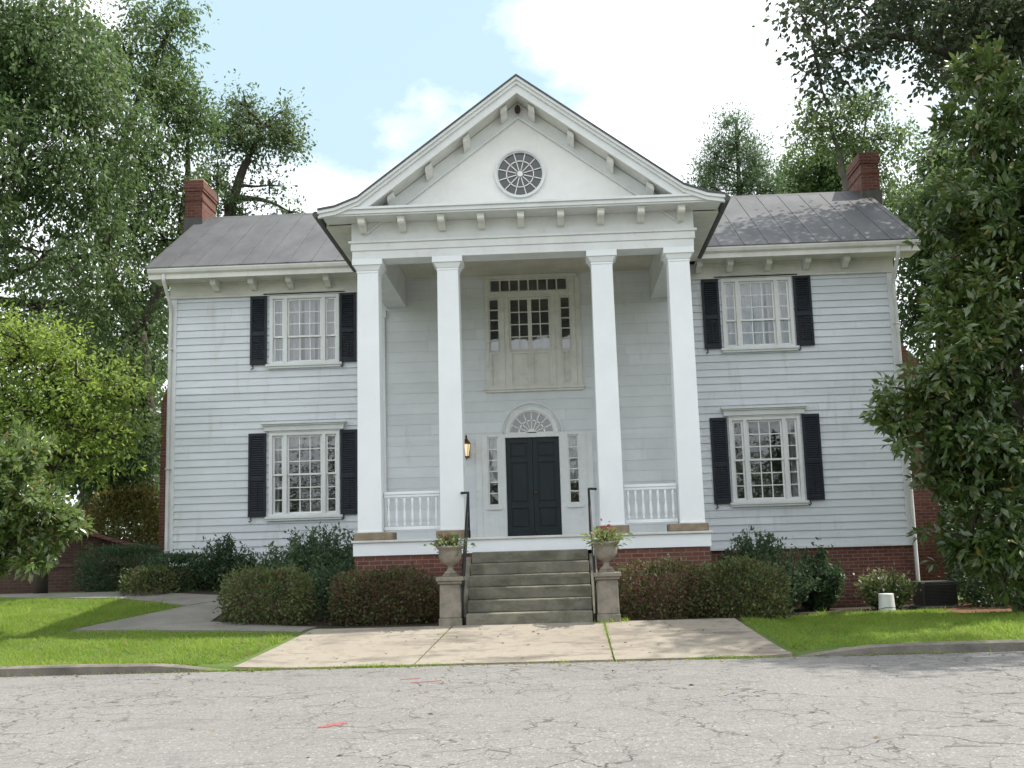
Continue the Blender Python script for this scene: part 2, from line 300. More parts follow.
# ------------------------------------------------------------------ helpers
def tag(o, label=None, cat=None, group=None, kind=None):
    if label: o['label'] = label
    if cat: o['category'] = cat
    if group: o['group'] = group
    if kind: o['kind'] = kind
    return o
def empty(name, loc, label=None, cat=None, group=None):
    o = bpy.data.objects.new(name, None); col.objects.link(o); o.location = loc; o.empty_display_size = .3
    return tag(o, label, cat, group)
def root_loc(o):
    p = Vector((0, 0, 0))
    while o is not None: p += o.location; o = o.parent
    return p
class MB:
    def __init__(s): s.v = []; s.f = []; s.mi = []; s.cur = 0
    def add(s, vs, fs):
        o = len(s.v); s.v += [tuple(v) for v in vs]
        for f in fs: s.f.append([i+o for i in f]); s.mi.append(s.cur)
    def box(s, x0, x1, y0, y1, z0, z1):
        s.add([(x0,y0,z0),(x1,y0,z0),(x1,y1,z0),(x0,y1,z0),(x0,y0,z1),(x1,y0,z1),(x1,y1,z1),(x0,y1,z1)],
              [(0,3,2,1),(4,5,6,7),(0,1,5,4),(1,2,6,5),(2,3,7,6),(3,0,4,7)])
        return s
    def frustum(s, cx, cy, z0, z1, w0, d0, w1, d1):
        s.add([(cx-w0/2,cy-d0/2,z0),(cx+w0/2,cy-d0/2,z0),(cx+w0/2,cy+d0/2,z0),(cx-w0/2,cy+d0/2,z0),(cx-w1/2,cy-d1/2,z1),(cx+w1/2,cy-d1/2,z1),(cx+w1/2,cy+d1/2,z1),(cx-w1/2,cy+d1/2,z1)],
              [(0,3,2,1),(4,5,6,7),(0,1,5,4),(1,2,6,5),(2,3,7,6),(3,0,4,7)])
        return s
    def prism(s, pts, y0, y1):                 # polygon in x,z extruded along y
        n = len(pts)
        s.add([(x, y0, z) for x, z in pts]+[(x, y1, z) for x, z in pts],
              [list(range(n)), list(range(2*n-1, n-1, -1))]+[((i+1) % n, i, i+n, (i+1) % n+n) for i in range(n)])
        return s
    def prismx(s, pts, x0, x1):                # polygon in y,z extruded along x
        n = len(pts)
        s.add([(x0, y, z) for y, z in pts]+[(x1, y, z) for y, z in pts],
              [list(range(n)), list(range(2*n-1, n-1, -1))]+[((i+1) % n, i, i+n, (i+1) % n+n) for i in range(n)])
        return s
    def band(s, pts, d0, d1, y0, y1):          # follows a polyline in x,z; solid between z+d0 and z+d1
        for (xa, za), (xb, zb) in zip(pts, pts[1:]):
            s.prism([(xa, za+d0), (xb, zb+d0), (xb, zb+d1), (xa, za+d1)], y0, y1)
        return s
    def tube(s, pts, rad, n=8, cap=True):
        pts = [Vector(p) for p in pts]; k = len(pts)
        if not isinstance(rad, (list, tuple)): rad = [rad]*k
        vs = []; prev = None
        for i, p in enumerate(pts):
            d = (pts[min(i+1, k-1)]-pts[max(i-1, 0)]).normalized()
            a = prev if prev is not None else (Vector((0, 0, 1)) if abs(d.z) < .9 else Vector((1, 0, 0)))
            u = (a-d*a.dot(d)).normalized(); prev = u; v = d.cross(u)
            for j in range(n):
                t = 2*math.pi*j/n; vs.append(p+(u*math.cos(t)+v*math.sin(t))*rad[i])
        fs = [(i*n+j, i*n+(j+1) % n, (i+1)*n+(j+1) % n, (i+1)*n+j) for i in range(k-1) for j in range(n)]
        if cap: fs += [list(range(n-1, -1, -1)), [(k-1)*n+j for j in range(n)]]
        s.add(vs, fs); return s
    def lathe(s, prof, cx, cy, cz, n=24):
        vs = []; k = len(prof)
        for r, z in prof:
            for j in range(n):
                t = 2*math.pi*j/n; vs.append((cx+r*math.cos(t), cy+r*math.sin(t), cz+z))
        fs = [(i*n+j, i*n+(j+1) % n, (i+1)*n+(j+1) % n, (i+1)*n+j) for i in range(k-1) for j in range(n)]
        fs += [list(range(n-1, -1, -1)), [(k-1)*n+j for j in range(n)]]
        s.add(vs, fs); return s
    def build(s, name, m, parent=None, bevel=0, smooth=False, recalc=True):
        off = root_loc(parent) if parent else Vector((0, 0, 0))
        me = bpy.data.meshes.new(name); me.from_pydata([(a-off.x, b_-off.y, c-off.z) for a, b_, c in s.v], [], s.f)
        ms = m if isinstance(m, (list, tuple)) else [m]
        for q in ms: me.materials.append(q)
        me.polygons.foreach_set('material_index', s.mi)
        if recalc:
            bm = bmesh.new(); bm.from_mesh(me); bmesh.ops.recalc_face_normals(bm, faces=bm.faces); bm.to_mesh(me); bm.free()
        if smooth: me.polygons.foreach_set('use_smooth', [True]*len(me.polygons))
        me.update()
        o = bpy.data.objects.new(name, me); col.objects.link(o)
        if parent: o.parent = parent
        if bevel:
            md = o.modifiers.new('bevel', 'BEVEL'); md.width = bevel; md.segments = 2; md.limit_method = 'ANGLE'
        return o
def mesh_np(name, V, F, m, parent=None):
    """big mesh from numpy arrays; F is (n,k) of equal-size faces"""
    off = root_loc(parent) if parent else Vector((0, 0, 0))
    V = np.asarray(V, np.float32)-np.array(off, np.float32)
    me = bpy.data.meshes.new(name); n, k = F.shape
    me.vertices.add(len(V)); me.vertices.foreach_set('co', V.ravel())
    me.loops.add(n*k); me.loops.foreach_set('vertex_index', F.astype(np.int32).ravel())
    me.polygons.add(n); me.polygons.foreach_set('loop_start', np.arange(0, n*k, k, dtype=np.int32))
    me.update(calc_edges=True); me.validate()
    me.materials.append(m)
    o = bpy.data.objects.new(name, me); col.objects.link(o)
    if parent: o.parent = parent
    return o

def norm(a): return a/np.maximum(np.linalg.norm(a, axis=-1, keepdims=True), 1e-6)
def leaves_mesh(C, D, N, L, Wd, fold=0):
    """C base points, D growth directions, N normals, L lengths, Wd widths"""
    D = norm(D); S = norm(np.cross(D, N)); N = np.cross(S, D)
    L = L[:, None]; Wd = Wd[:, None]; n = len(C)
    if not fold:
        V = np.stack([C, C+D*L*.5+S*Wd*.5, C+D*L-N*L*.12, C+D*L*.5-S*Wd*.5], 1).reshape(-1, 3)
        i = np.arange(n)[:, None]*4
        return V, i+np.array([[0, 1, 2, 3]])
    V = np.stack([C, C+D*L*.5-N*L*.02, C+D*L-N*L*.15, C+D*L*.48+S*Wd*.5+N*Wd*fold, C+D*L*.48-S*Wd*.5+N*Wd*fold], 1).reshape(-1, 3)
    i = np.arange(n)[:, None]*5
    return V, np.concatenate([i+np.array([[0, 3, 1]]), i+np.array([[1, 3, 2]]), i+np.array([[0, 1, 4]]), i+np.array([[1, 2, 4]])])
def rand_dir(rng, n): return norm(rng.normal(size=(n, 3)))
def clump_points(rng, region):
    """sub-clump centres in an ellipsoid, thinner towards its middle"""
    cx, cy, cz, rx, ry, rz, k, rs = region
    d = rand_dir(rng, k); r = rng.random(k)**.42
    return np.array([cx, cy, cz])+d*r[:, None]*np.array([rx, ry, rz]), np.full(k, rs)*rng.uniform(.6, 1.25, k)
def foliage(rng, centers, radii, mid, per, size, aspect=.5, spray=7, droop=.2, fold=0, flat=.75, spray_r=2.2):
    """leaves in little sprays on the skin of each clump"""
    Cs, Ds, Ns, Ls = [], [], [], []
    for c, r in zip(centers, radii):
        k = max(3, int(per*(r/np.mean(radii))**2))//spray+1
        d = rand_dir(rng, k); rr = r*(rng.random(k)**.6)*np.where(rng.random(k) < .3, 1.45, 1.0)
        sc = c+d*rr[:, None]*np.array([1, 1, flat])
        od = norm(d+.5*norm(c-mid)+np.array([0, 0, .1]))
        n = k*spray
        sc = np.repeat(sc, spray, 0); od = np.repeat(od, spray, 0)
        sd_ = rand_dir(rng, n)
        if spray_r < 1:                                   # rosettes at the twig end
            Cs.append(sc+sd_*rng.random((n, 1))*size*spray_r); Ds.append(norm(od*.7+sd_+np.array([0, 0, -droop])))
        else:                                             # leaves set along a drooping twig
            tw = np.repeat(norm(rand_dir(rng, k)*.9+norm(d)*.8+np.array([0, 0, -droop])), spray, 0); tl = np.repeat(rng.uniform(.6, 1.4, k), spray)[:, None]
            t_ = rng.random((n, 1)); Cs.append(sc+tw*t_*tl*size*spray_r*2.0+np.array([0, 0, -.5*droop])*t_*t_*size*spray_r+sd_*size*.35)
            Ds.append(norm(tw*.7+sd_*.9+np.array([0, 0, -droop*.6])))
        Ns.append(norm(rand_dir(rng, n)*.8+np.array([0, 0, .8])+od*.35))
        Ls.append(size*rng.uniform(.45, 1.35, n))
    C = np.concatenate(Cs); D = np.concatenate(Ds); N = np.concatenate(Ns); L = np.concatenate(Ls)
    return leaves_mesh(C, D, N, L, L*aspect, fold)
def limb(mb, a, b_, r0, r1, rng, wob=.08, n=7, sides=6, sag=0):
    a = np.array(a, float); b_ = np.array(b_, float); ln = np.linalg.norm(b_-a)
    ph = rng.uniform(0, 6, 6); pts = []; rs = []
    for i in range(n):
        t = i/(n-1); p = a*(1-t)+b_*t; e = math.sin(math.pi*t)*ln*wob
        p = p+e*np.array([math.sin(3*t+ph[0]), math.sin(3.3*t+ph[1]), .6*math.sin(2.6*t+ph[2])])+np.array([0, 0, sag*math.sin(math.pi*t)*ln])
        pts.append(p); rs.append(r0*(1-t)+r1*t)
    mb.tube(pts, rs, sides); return pts
def tree(name, label, trunk, r0, regions, leafmat, per, size, seed, aspect=.5, droop=.2, fold=0, bark='bark', cat='tree', group=None, flat=.75, twigs=True, spray=7, limbs=None, spray_r=2.2, twig_r=.03):
    """trunk: list of points; regions: ellipsoids of clumps"""
    rng = np.random.default_rng(seed)
    rt = empty(name, trunk[0], label, cat, group)
    mb = MB(); k = len(trunk)
    tp = []
    for a, b_ in zip(trunk, trunk[1:]):
        for i in range(4): tp.append(np.array(a)*(1-i/4)+np.array(b_)*i/4)
    tp.append(np.array(trunk[-1], float)); tp = np.array(tp)
    tp[1:] += rng.normal(size=(len(tp)-1, 3))*r0*.12
    rs = [r0*(1-.75*i/(len(tp)-1))*(1.25 if i == 0 else 1) for i in range(len(tp))]
    mb.tube(list(tp), rs, 10)
    allp = [np.array(p) for p in tp[len(tp)//3:]]; allr = list(rs[len(tp)//3:])
    for L in (limbs or []):
        pts = []
        for a, b_ in zip(L['pts'], L['pts'][1:]):
            for i in range(4): pts.append(np.array(a)*(1-i/4)+np.array(b_)*i/4)
        pts.append(np.array(L['pts'][-1], float)); q = [L['r']*(1-.75*i/(len(pts)-1)) for i in range(len(pts))]
        mb.tube(pts, q, 8); allp += pts[2:]; allr += q[2:]
    Cs, Rs = [], []
    for rg in regions:
        c = np.array(rg[:3]); d = [np.linalg.norm(c-p)+max(0, p[2]-c[2])*.8 for p in allp]; i = int(np.argmin(d))
        lp = limb(mb, allp[i], c, min(allr[i]*.7, .05*np.linalg.norm(c-allp[i])+.02), .025, rng, .07, 8, 6, .03)
        cc, rr = clump_points(rng, rg); Cs.append(cc); Rs.append(rr)
        if twigs:
            for q in cc:
                d = [np.linalg.norm(q-p) for p in lp[2:]]; j = int(np.argmin(d))
                limb(mb, lp[2+j], q, twig_r, twig_r*.3, rng, .08, 4, 4)
    Cs = np.concatenate(Cs); Rs = np.concatenate(Rs); mid = Cs.mean(0)
    V, F = foliage(rng, Cs, Rs, mid, per, size, aspect, spray, droop, fold, flat, spray_r)
    mb.build('trunk', M[bark], rt, smooth=True, recalc=False)
    mesh_np('crown', V, F, M[leafmat], rt)
    return rt

# ------------------------------------------------------------------ the ground
def ss(a, b_, x):
    t = np.clip((x-a)/(b_-a), 0, 1); return t*t*(3-2*t)
def terr(x, y):
    x = np.asarray(x, float); y = np.asarray(y, float)
    zc = .1+.38*np.clip((y-16)/2.4, 0, 1)
    zl = .2+.125*np.clip(y-16, 0, 7)
    zr = .2+.12*np.clip((y-16)/3, 0, 1)
    L = ss(-3.6, -6.2, x); Rr = ss(2.7, 4.2, x)
    z = zc*(1-L-Rr)+zl*L+zr*Rr
    return np.where(y < 16.02, .00625*np.maximum(y, -20)-.05, z)
xs = np.concatenate([np.linspace(-400, -24, 14), np.arange(-20, 16, .3), np.linspace(20, 400, 14)])
ys = np.concatenate([np.linspace(-400, -20, 12), np.arange(-16, 15.5, 2.5), [15.9, 16.0, 16.04], np.arange(16.2, 19.5, .2), np.arange(19.5, 26, .4), np.linspace(28, 500, 18)])
X, Y = np.meshgrid(xs, ys); Z = terr(X, Y)
V = np.stack([X, Y, Z], -1).reshape(-1, 3); nx = len(xs)
I = (np.arange(len(ys)-1)[:, None]*nx+np.arange(nx-1)[None]).ravel()
F = np.stack([I, I+1, I+1+nx, I+nx], 1)
tag(mesh_np('ground', V, F, M['turf']), kind='structure')
# the street
xr = np.arange(-90, 90.1, 3); yr = np.array([-6, 0, 6, 12, 15.94])
X, Y = np.meshgrid(xr, yr); Z = .00625*Y
V = np.stack([X, Y, Z], -1).reshape(-1, 3); nx = len(xr)
I = (np.arange(len(yr)-1)[:, None]*nx+np.arange(nx-1)[None]).ravel()
tag(mesh_np('road', V, np.stack([I, I+1, I+1+nx, I+nx], 1), M['asphalt']), kind='structure')
# kerbs: flare down at the driveway
def kerb(pts):
    mb = MB(); ring = []
    for x, h in pts:
        z0 = .09; ring.append([(x, 15.93, z0-.1), (x, 15.945, z0+h-.025), (x, 15.975, z0+h), (x, 16.10, z0+h+.004), (x, 16.12, z0-.1)])
    for a, b_ in zip(ring, ring[1:]):
        mb.add(a+b_, [(i, i+1, i+6, i+5) for i in range(4)])
    mb.add(ring[0], [(0, 1, 2, 3, 4)]); mb.add(ring[-1], [(4, 3, 2, 1, 0)])
    return tag(mb.build('kerb', M['kerb']), kind='structure')
kerb([(-90, .15)]+[(x, .15+random.uniform(-.006, .006)) for x in np.arange(-20, -5.9, 1.2)]+[(-5.7, .13), (-5.3, .09), (-4.95, .045), (-4.7, .015)])
kerb([(3.25, .012), (3.5, .05), (3.9, .10), (4.3, .135)]+[(x, .15+random.uniform(-.006, .006)) for x in np.arange(4.8, 20, 1.2)]+[(90, .15)])

def sheet(mb, quad, nu, nv, lift, skirt=.12):
    """bilinear patch laid on the ground, with a skirt for thickness"""
    a, b_, c, d = [np.array(p, float) for p in quad]
    g = []
    for j in range(nv+1):
        v = j/nv
        for i in range(nu+1):
            u = i/nu; p = (a*(1-u)+b_*u)*(1-v)+(d*(1-u)+c*u)*v
            z = float(terr(p[0], max(p[1], 16.03))) if p[1] > 15.5 else .00625*p[1]
            g.append((p[0], p[1], z+lift))
    n = nu+1
    fs = [(j*n+i, j*n+i+1, (j+1)*n+i+1, (j+1)*n+i) for j in range(nv) for i in range(nu)]
    rim = [i for i in range(n)]+[j*n+nu for j in range(1, nv+1)]+[nv*n+i for i in range(nu-1, -1, -1)]+[j*n for j in range(nv-1, 0, -1)]
    o = len(g); g2 = g+[(g[i][0], g[i][1], g[i][2]-skirt) for i in rim]; k = len(rim)
    fs += [(rim[i], rim[(i+1) % k], o+(i+1) % k, o+i) for i in range(k)]
    mb.add(g2, fs)
mb = MB()
def ex(v): return (-4.67+.61*v, -2.09+.34*v, .73-.03*v, 3.21-.39*v)
f0, f1 = ex(0), ex(1); y0, y1 = 15.95, 18.42
for i in range(3):
    sheet(mb, [(f0[i]+.014, y0), (f0[i+1]-.014, y0), (f1[i+1]-.014, y1), (f1[i]+.014, y1)], 14, 12, .022)
tag(mb.build('driveway', M['concrete'], recalc=False), kind='structure')
mb = MB()
sheet(mb, [(-8.25, 18.8), (-4.20, 18.22), (-4.10, 18.92), (-6.0, 19.25)], 12, 5, .025)
sheet(mb, [(-8.23, 18.86), (-6.02, 19.28), (-6.15, 21.9), (-7.0, 21.0)], 8, 10, .022)
sheet(mb, [(-8.8, 22.15), (-7.02, 21.03), (-6.2, 21.93), (-8.7, 22.95)], 8, 5, .025)
sheet(mb, [(-15, 23.3), (-8.82, 22.17), (-8.72, 22.97), (-15, 24.1)], 12, 4, .022)
tag(mb.build('path', M['path'], recalc=False), kind='structure')
# planting beds
mb = MB()
sheet(mb, [(-6.0, 19.3), (-1.95, 18.45), (-1.95, 20.15), (-6.1, 21.9)], 14, 8, .012)
sheet(mb, [(-9.4, 23.0), (-6.25, 21.95), (-3.0, 20.2), (-3.0, 24.3)], 12, 8, .010)
sheet(mb, [(.9, 18.45), (3.0, 18.3), (3.6, 20.2), (.9, 20.15)], 8, 6, .012)
sheet(mb, [(3.0, 20.6), (8.0, 22.9), (8.0, 24.3), (3.0, 24.3)], 10, 5, .012)
tag(mb.build('mulch_bed', M['mulch'], recalc=False), kind='structure')
mb = MB(); sheet(mb, [(7.2, 20.6), (14, 19.6), (14, 25.5), (7.6, 24.5)], 10, 6, .016)
tag(mb.build('pine_straw_bed', M['straw'], recalc=False), kind='structure')

# ------------------------------------------------------------------ THE HOUSE
HX = -.48
house = empty('house', (HX, 22.3, .45), 'two storey white clapboard house with pedimented portico of four square columns', 'house')
YW, YC = 24.4, 20.2                                    # wall face, column face
XW, XP = 8.13, 3.23                                    # half width of the wall, of the portico
ZB = 1.63                                              # underside of the boarding
def hx(a): return HX+a

rb = random.Random(3)
def boards(mb, x0, x1, z0, z1, yf, reveal, butt, openings, jit=.003, split=True, lap_shade=1):
    z = z0
    while z < z1-.01:
        zt = min(z+reveal, z1)
        cuts = [x0]
        if split:
            x = x0+rb.uniform(1.2, 4.5)
            while x < x1-.6: cuts.append(x); x += rb.uniform(2.4, 4.8)
        cuts.append(x1)
        for a, b_ in zip(cuts, cuts[1:]):
            j = rb.uniform(-jit, jit); bt = butt*(1+rb.uniform(-.15, .18)); tilt = rb.uniform(-.0008, .0008)*(b_-a)
            zs = sorted({z, zt}|{q for o in openings for q in (o[2], o[3]) if z < q < zt})
            for za, zb in zip(zs, zs[1:]):
                zm = (za+zb)/2; segs = [(a+.001, b_-.001)]
                for o in openings:
                    if o[2] < zm < o[3]:
                        n_ = []
                        for p, q in segs:
                            if o[1] <= p or o[0] >= q: n_.append((p, q)); continue
                            if p < o[0]: n_.append((p, o[0]))
                            if q > o[1]: n_.append((o[1], q))
                        segs = n_
                for p, q in segs:
                    ya = yf-bt*(1-(za-z)/reveal); yb = yf-bt*(1-(zb-z)/reveal)
                    da = j if za == z else 0; db = j if zb == zt else 0
                    mb.cur = 0
                    mb.add([(p, ya, za+da), (q, ya, za+da+tilt), (q, yb, zb+.004), (p, yb, zb+.004)], [(0, 1, 2, 3)])
                    if za == z:
                        mb.cur = lap_shade; mb.add([(p, ya, za+da), (p, yf+.02, za+da), (q, yf+.02, za+da+tilt), (q, ya, za+da+tilt)], [(0, 1, 2, 3)]); mb.cur = 0
        z = zt

# openings of the wings (left set mirrored to the right)
WIN = {'LU': (-6.34, -4.76, 6.00, 7.58), 'LL': (-6.34, -4.76, 2.60, 4.46), 'RU': (3.83, 5.40, 6.00, 7.58), 'RL': (3.83, 5.38, 2.60, 4.46)}
for side, x0, x1 in (('left', hx(-XW), hx(-3.55)), ('right', hx(3.55), hx(XW))):
    mb = MB()
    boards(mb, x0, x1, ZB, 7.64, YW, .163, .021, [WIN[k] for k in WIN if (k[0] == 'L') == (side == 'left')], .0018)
    mb.build('clapboard_wall', [M['siding'], M['lap_shade']], house, recalc=False)
# porch wall
BW = dict(trans=(-1.35, .41, 7.47, 7.77), mid=(-.93, .01, 6.11, 7.33), sl=(-1.38, -1.14, 6.11, 7.33), sr=(.22, .46, 6.11, 7.33))
DR = dict(sl=(-1.48, -1.24, 2.69, 4.2), sr=(.29, .53, 2.69, 4.2), fan=(-1.02, .04, 4.26, 4.79), door=(-1.08, .10, 1.95, 4.17))
mb = MB()
boards(mb, hx(-3.55), hx(3.55), 1.95, 7.86, YW+.005, .235, .007, list(BW.values())+list(DR.values()), .001, lap_shade=1)
mb.build('porch_wall', [M['flush'], M['lap_shade']], house, recalc=False)
# foundation
mb = MB()
mb.box(hx(-XW+.03), hx(-3.45), YW+.02, YW+.3, 0, ZB); mb.build('brick_foundation', M['brick'], house); mb = MB()
mb.box(hx(3.45), hx(XW-.03), YW+.02, YW+.3, 0, ZB); mb.build('brick_foundation', M['brick'], house)
for sx in (-1, 1):
    mb = MB(); a, b_ = sorted((hx(sx*1.08), hx(sx*3.20))); mb.box(a, b_, YC-.02, YC+.3, 0, 1.66)
    a, b_ = sorted((hx(sx*2.95), hx(sx*3.20))); mb.box(a, b_, YC+.3, YW+.02, 0, 1.66); mb.build('porch_foundation', M['brick'], house)
mb = MB()                                              # water table board
mb.box(hx(-XW-.02), hx(-3.34), YW-.045, YW+.02, ZB-.05, ZB+.0); mb.build('water_table', M['trim'], house); mb = MB(); mb.box(hx(3.34), hx(XW+.02), YW-.045, YW+.02, ZB-.05, ZB)
mb.build('water_table', M['trim'], house)
# end walls, back, floors, inside
ZE, YE, ZR, YR = 8.13, 23.7, 10.46, 27.5               # eave edge and ridge
slope = (ZR-ZE)/(YR-YE)
for sx in (-1, 1):
    mb = MB(); xo = hx(sx*XW); xi = hx(sx*(XW-.2))
    mb.prismx([(YW+.012, ZB), (2*YR-YW, ZB), (2*YR-YW, ZE-.02), (YR, ZR-.12), (YW+.012, ZE-.02)], min(xo, xi), max(xo, xi))
    mb.build('gable_wall', M['siding'], house)
    mb = MB(); mb.box(min(xo, xi), max(xo, xi), YW+.31, 2*YR-YW, 0, ZB-.002); mb.build('end_foundation', M['brick'], house)
mb = MB(); mb.box(hx(-XW+.2), hx(XW-.2), 2*YR-YW-.2, 2*YR-YW, 0, ZE); mb.build('back_wall', M['siding'], house)
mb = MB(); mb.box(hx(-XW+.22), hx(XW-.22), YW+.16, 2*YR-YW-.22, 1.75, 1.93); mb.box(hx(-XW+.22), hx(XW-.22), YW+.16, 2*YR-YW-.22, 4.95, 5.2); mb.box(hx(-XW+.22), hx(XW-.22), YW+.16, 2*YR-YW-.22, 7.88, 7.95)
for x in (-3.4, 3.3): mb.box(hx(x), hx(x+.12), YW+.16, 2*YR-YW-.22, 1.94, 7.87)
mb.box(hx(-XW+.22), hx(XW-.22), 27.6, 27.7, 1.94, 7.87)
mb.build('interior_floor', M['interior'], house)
# corner boards and pilasters behind the corner columns
for sx in (-1, 1):
    mb = MB(); a, b_ = sorted((hx(sx*(XW+.012)), hx(sx*(XW-.14)))); mb.box(a, b_, YW-.035, YW+.03, ZB, 7.63); mb.build('corner_board', M['trim'], house)
    mb = MB(); a, b_ = sorted((hx(sx*3.24), hx(sx*3.60))); mb.box(a, b_, YW-.06, YW+.03, 1.95, 7.16); mb.box(a-.03, b_+.03, YW-.085, YW+.02, 6.98, 7.155); mb.build('pilaster', M['trim'], house, .006)

# ---- wing eaves
def bracket_mesh(w=.125, h=.19, d=.40):
    """scrolled bracket: root at the wall, hangs from z=0 down, projects to -y"""
    mb = MB()
    prof = [(0, 0), (-d, 0), (-d, -.075), (-d+.03, -.105), (-d+.10, -.115), (-d*.6, -.125), (-d*.45, -.16), (-d*.3, -.19), (0, -h)]
    mb.prismx(prof, -w/2, w/2); mb.box(-w/2-.015, w/2+.015, -d-.015, 0, 0, .022)
    me = mb.build('bracket', M['bracket'], None, .006); return me
proto = bracket_mesh(); bme = proto.data; bpy.data.objects.remove(proto)
def add_bracket(parent, x, y, z, me=bme, rot=0):
    o = bpy.data.objects.new('bracket', me); col.objects.link(o); o.parent = parent
    o.location = Vector((x, y, z))-root_loc(parent); o.rotation_euler = (0, 0, rot); return o
for sx in (-1, 1):
    EX = 8.43 if sx < 0 else 8.56
    a, b_ = sorted((hx(sx*EX), hx(sx*3.75)))
    mb = MB()
    mb.box(a, b_, YE+.06, YW+.05, 7.93, 7.955)                                    # soffit
    mb.box(a, b_, YE+.03, YE+.075, 7.90, 8.08)                                    # fascia
    mb.prismx([(YE+.03, 8.0), (YE-.03, 8.04), (YE-.055, 8.10), (YE-.055, 8.125), (YE+.03, 8.125)], a-.005, b_)   # box gutter lip
    wa, wb = sorted((hx(sx*(XW+.02)), hx(sx*3.56)))
    mb.box(wa, wb, YW-.04, YW+.01, 7.62, 7.93); mb.box(wa-.01, wb+.01, YW-.07, YW-.041, 7.585, 7.635)
    mb.box(wa, wb, YW-.075, YW-.041, 7.885, 7.929)
    # cornice return round the end
    e0, e1 = sorted((hx(sx*EX), hx(sx*XW)))
    mb.prismx([(YW, 7.955), (YR, 7.955+slope*(YR-YW)), (2*YR-YW, 7.955), (2*YR-YW, 8.02), (YR, ZR-.09), (YW, 8.02)], e0, e1)
    ev = mb.build('eave_cornice', M['soffit'], house)
    for bx in (7.05, 6.2, 5.35, 4.5)+((3.82,) if sx > 0 else ()):
        add_bracket(ev, hx(sx*bx), YW-.042, 7.905)
# ---- main roof
mb = MB(); a, b_ = hx(-8.49), hx(8.60)
mb.prismx([(YE-.04, ZE-.0), (YE-.04, ZE+.03), (YR, ZR+.03), (YR, ZR-.06), (YE+.06, ZE-.02)], a, b_)
yb2 = 2*YR-YE
mb.prismx([(YR+.002, ZR-.06), (YR+.002, ZR+.03), (yb2+.04, ZE+.03), (yb2+.04, ZE)], a, b_)
roof = mb.build('tin_roof', M['roof'], house)
mb = MB(); x = a+.02; k = 0
while x < b_:
    if not (hx(-3.5) < x < hx(3.5)):
        y0_, z0_ = YE-.04, ZE+.031
        mb.prismx([(y0_, z0_), (y0_, z0_+.012), (YR, ZR+.043), (YR, ZR+.031)], x-.013, x+.013)
    x += .53
mb.prismx([(YR-.10, ZR-.03), (YR, ZR+.055), (YR+.10, ZR-.03)], a, b_)
mb.build('standing_seam', M['seam'], roof)
# ---- chimneys (outside the gable ends)
for sx in (-1, 1):
    mb = MB(); cw_ = .98 if sx < 0 else 1.35; a, b_ = sorted((hx(sx*XW), hx(sx*(XW+cw_)))); mb.box(a, b_, 26.6, 28.5, 0, 5.6)
    a2, b2 = sorted((hx(sx*XW), hx(sx*(XW+.62)))); mb.prism([(hx(sx*XW), 5.6), (hx(sx*(XW+cw_)), 5.6), (hx(sx*(XW+.62)), 6.6), (hx(sx*XW), 6.6)][::sx], 26.65, 28.45)
    mb.box(a2, b2, 26.9, 28.2, 6.6, 8.2)
    a, b_ = sorted((hx(sx*8.30), hx(sx*8.74))); a += .08*(sx > 0); b_ += .08*(sx > 0)
    mb.box(a, b_, 27.0, 28.12, 8.2, 11.05)
    for q, (za, zb) in ((.018, (10.80, 10.88)), (.03, (11.05, 11.12)), (.045, (11.12, 11.20)), (.03, (11.20, 11.34))): mb.box(a-q, b_+q, 27.0-q, 28.12+q, za, zb)
    ch = mb.build('chimney', M['chimney_brick'], house)
    if sx < 0:
        mb = MB(); mb.box(a+.06, b_-.02, 27.1, 27.5, 11.341, 11.42); mb.build('cap_slab', M['terracotta'], ch, .01)
    mb = MB(); mb.box(a-.02, b_+.02, 26.96, 28.16, ZR-.5, ZR-.12); mb.build('flashing', M['metalbox'], ch)
# ---- downspouts
for sx in (-1, 1):
    x = hx(sx*(XW-.02)); mb = MB()
    bot = 1.0 if sx < 0 else .38
    mb.tube([(x-sx*.03, YE+.02, 8.0), (x-sx*.03, YE+.02, 7.86), (x, YW-.11, 7.42), (x, YW-.09, 7.25), (x+sx*.01, YW-.085, 4.5), (x, YW-.085, bot+.12), (x+sx*.0, YW-.16, bot), (x, YW-.26, bot-.04)], .042, 10)
    for z in (6.4, 3.7, 1.9): mb.box(x-.055, x+.055, YW-.135, YW-.03, z, z+.03)
    mb.build('downspout', M['gutter'], house, smooth=True)

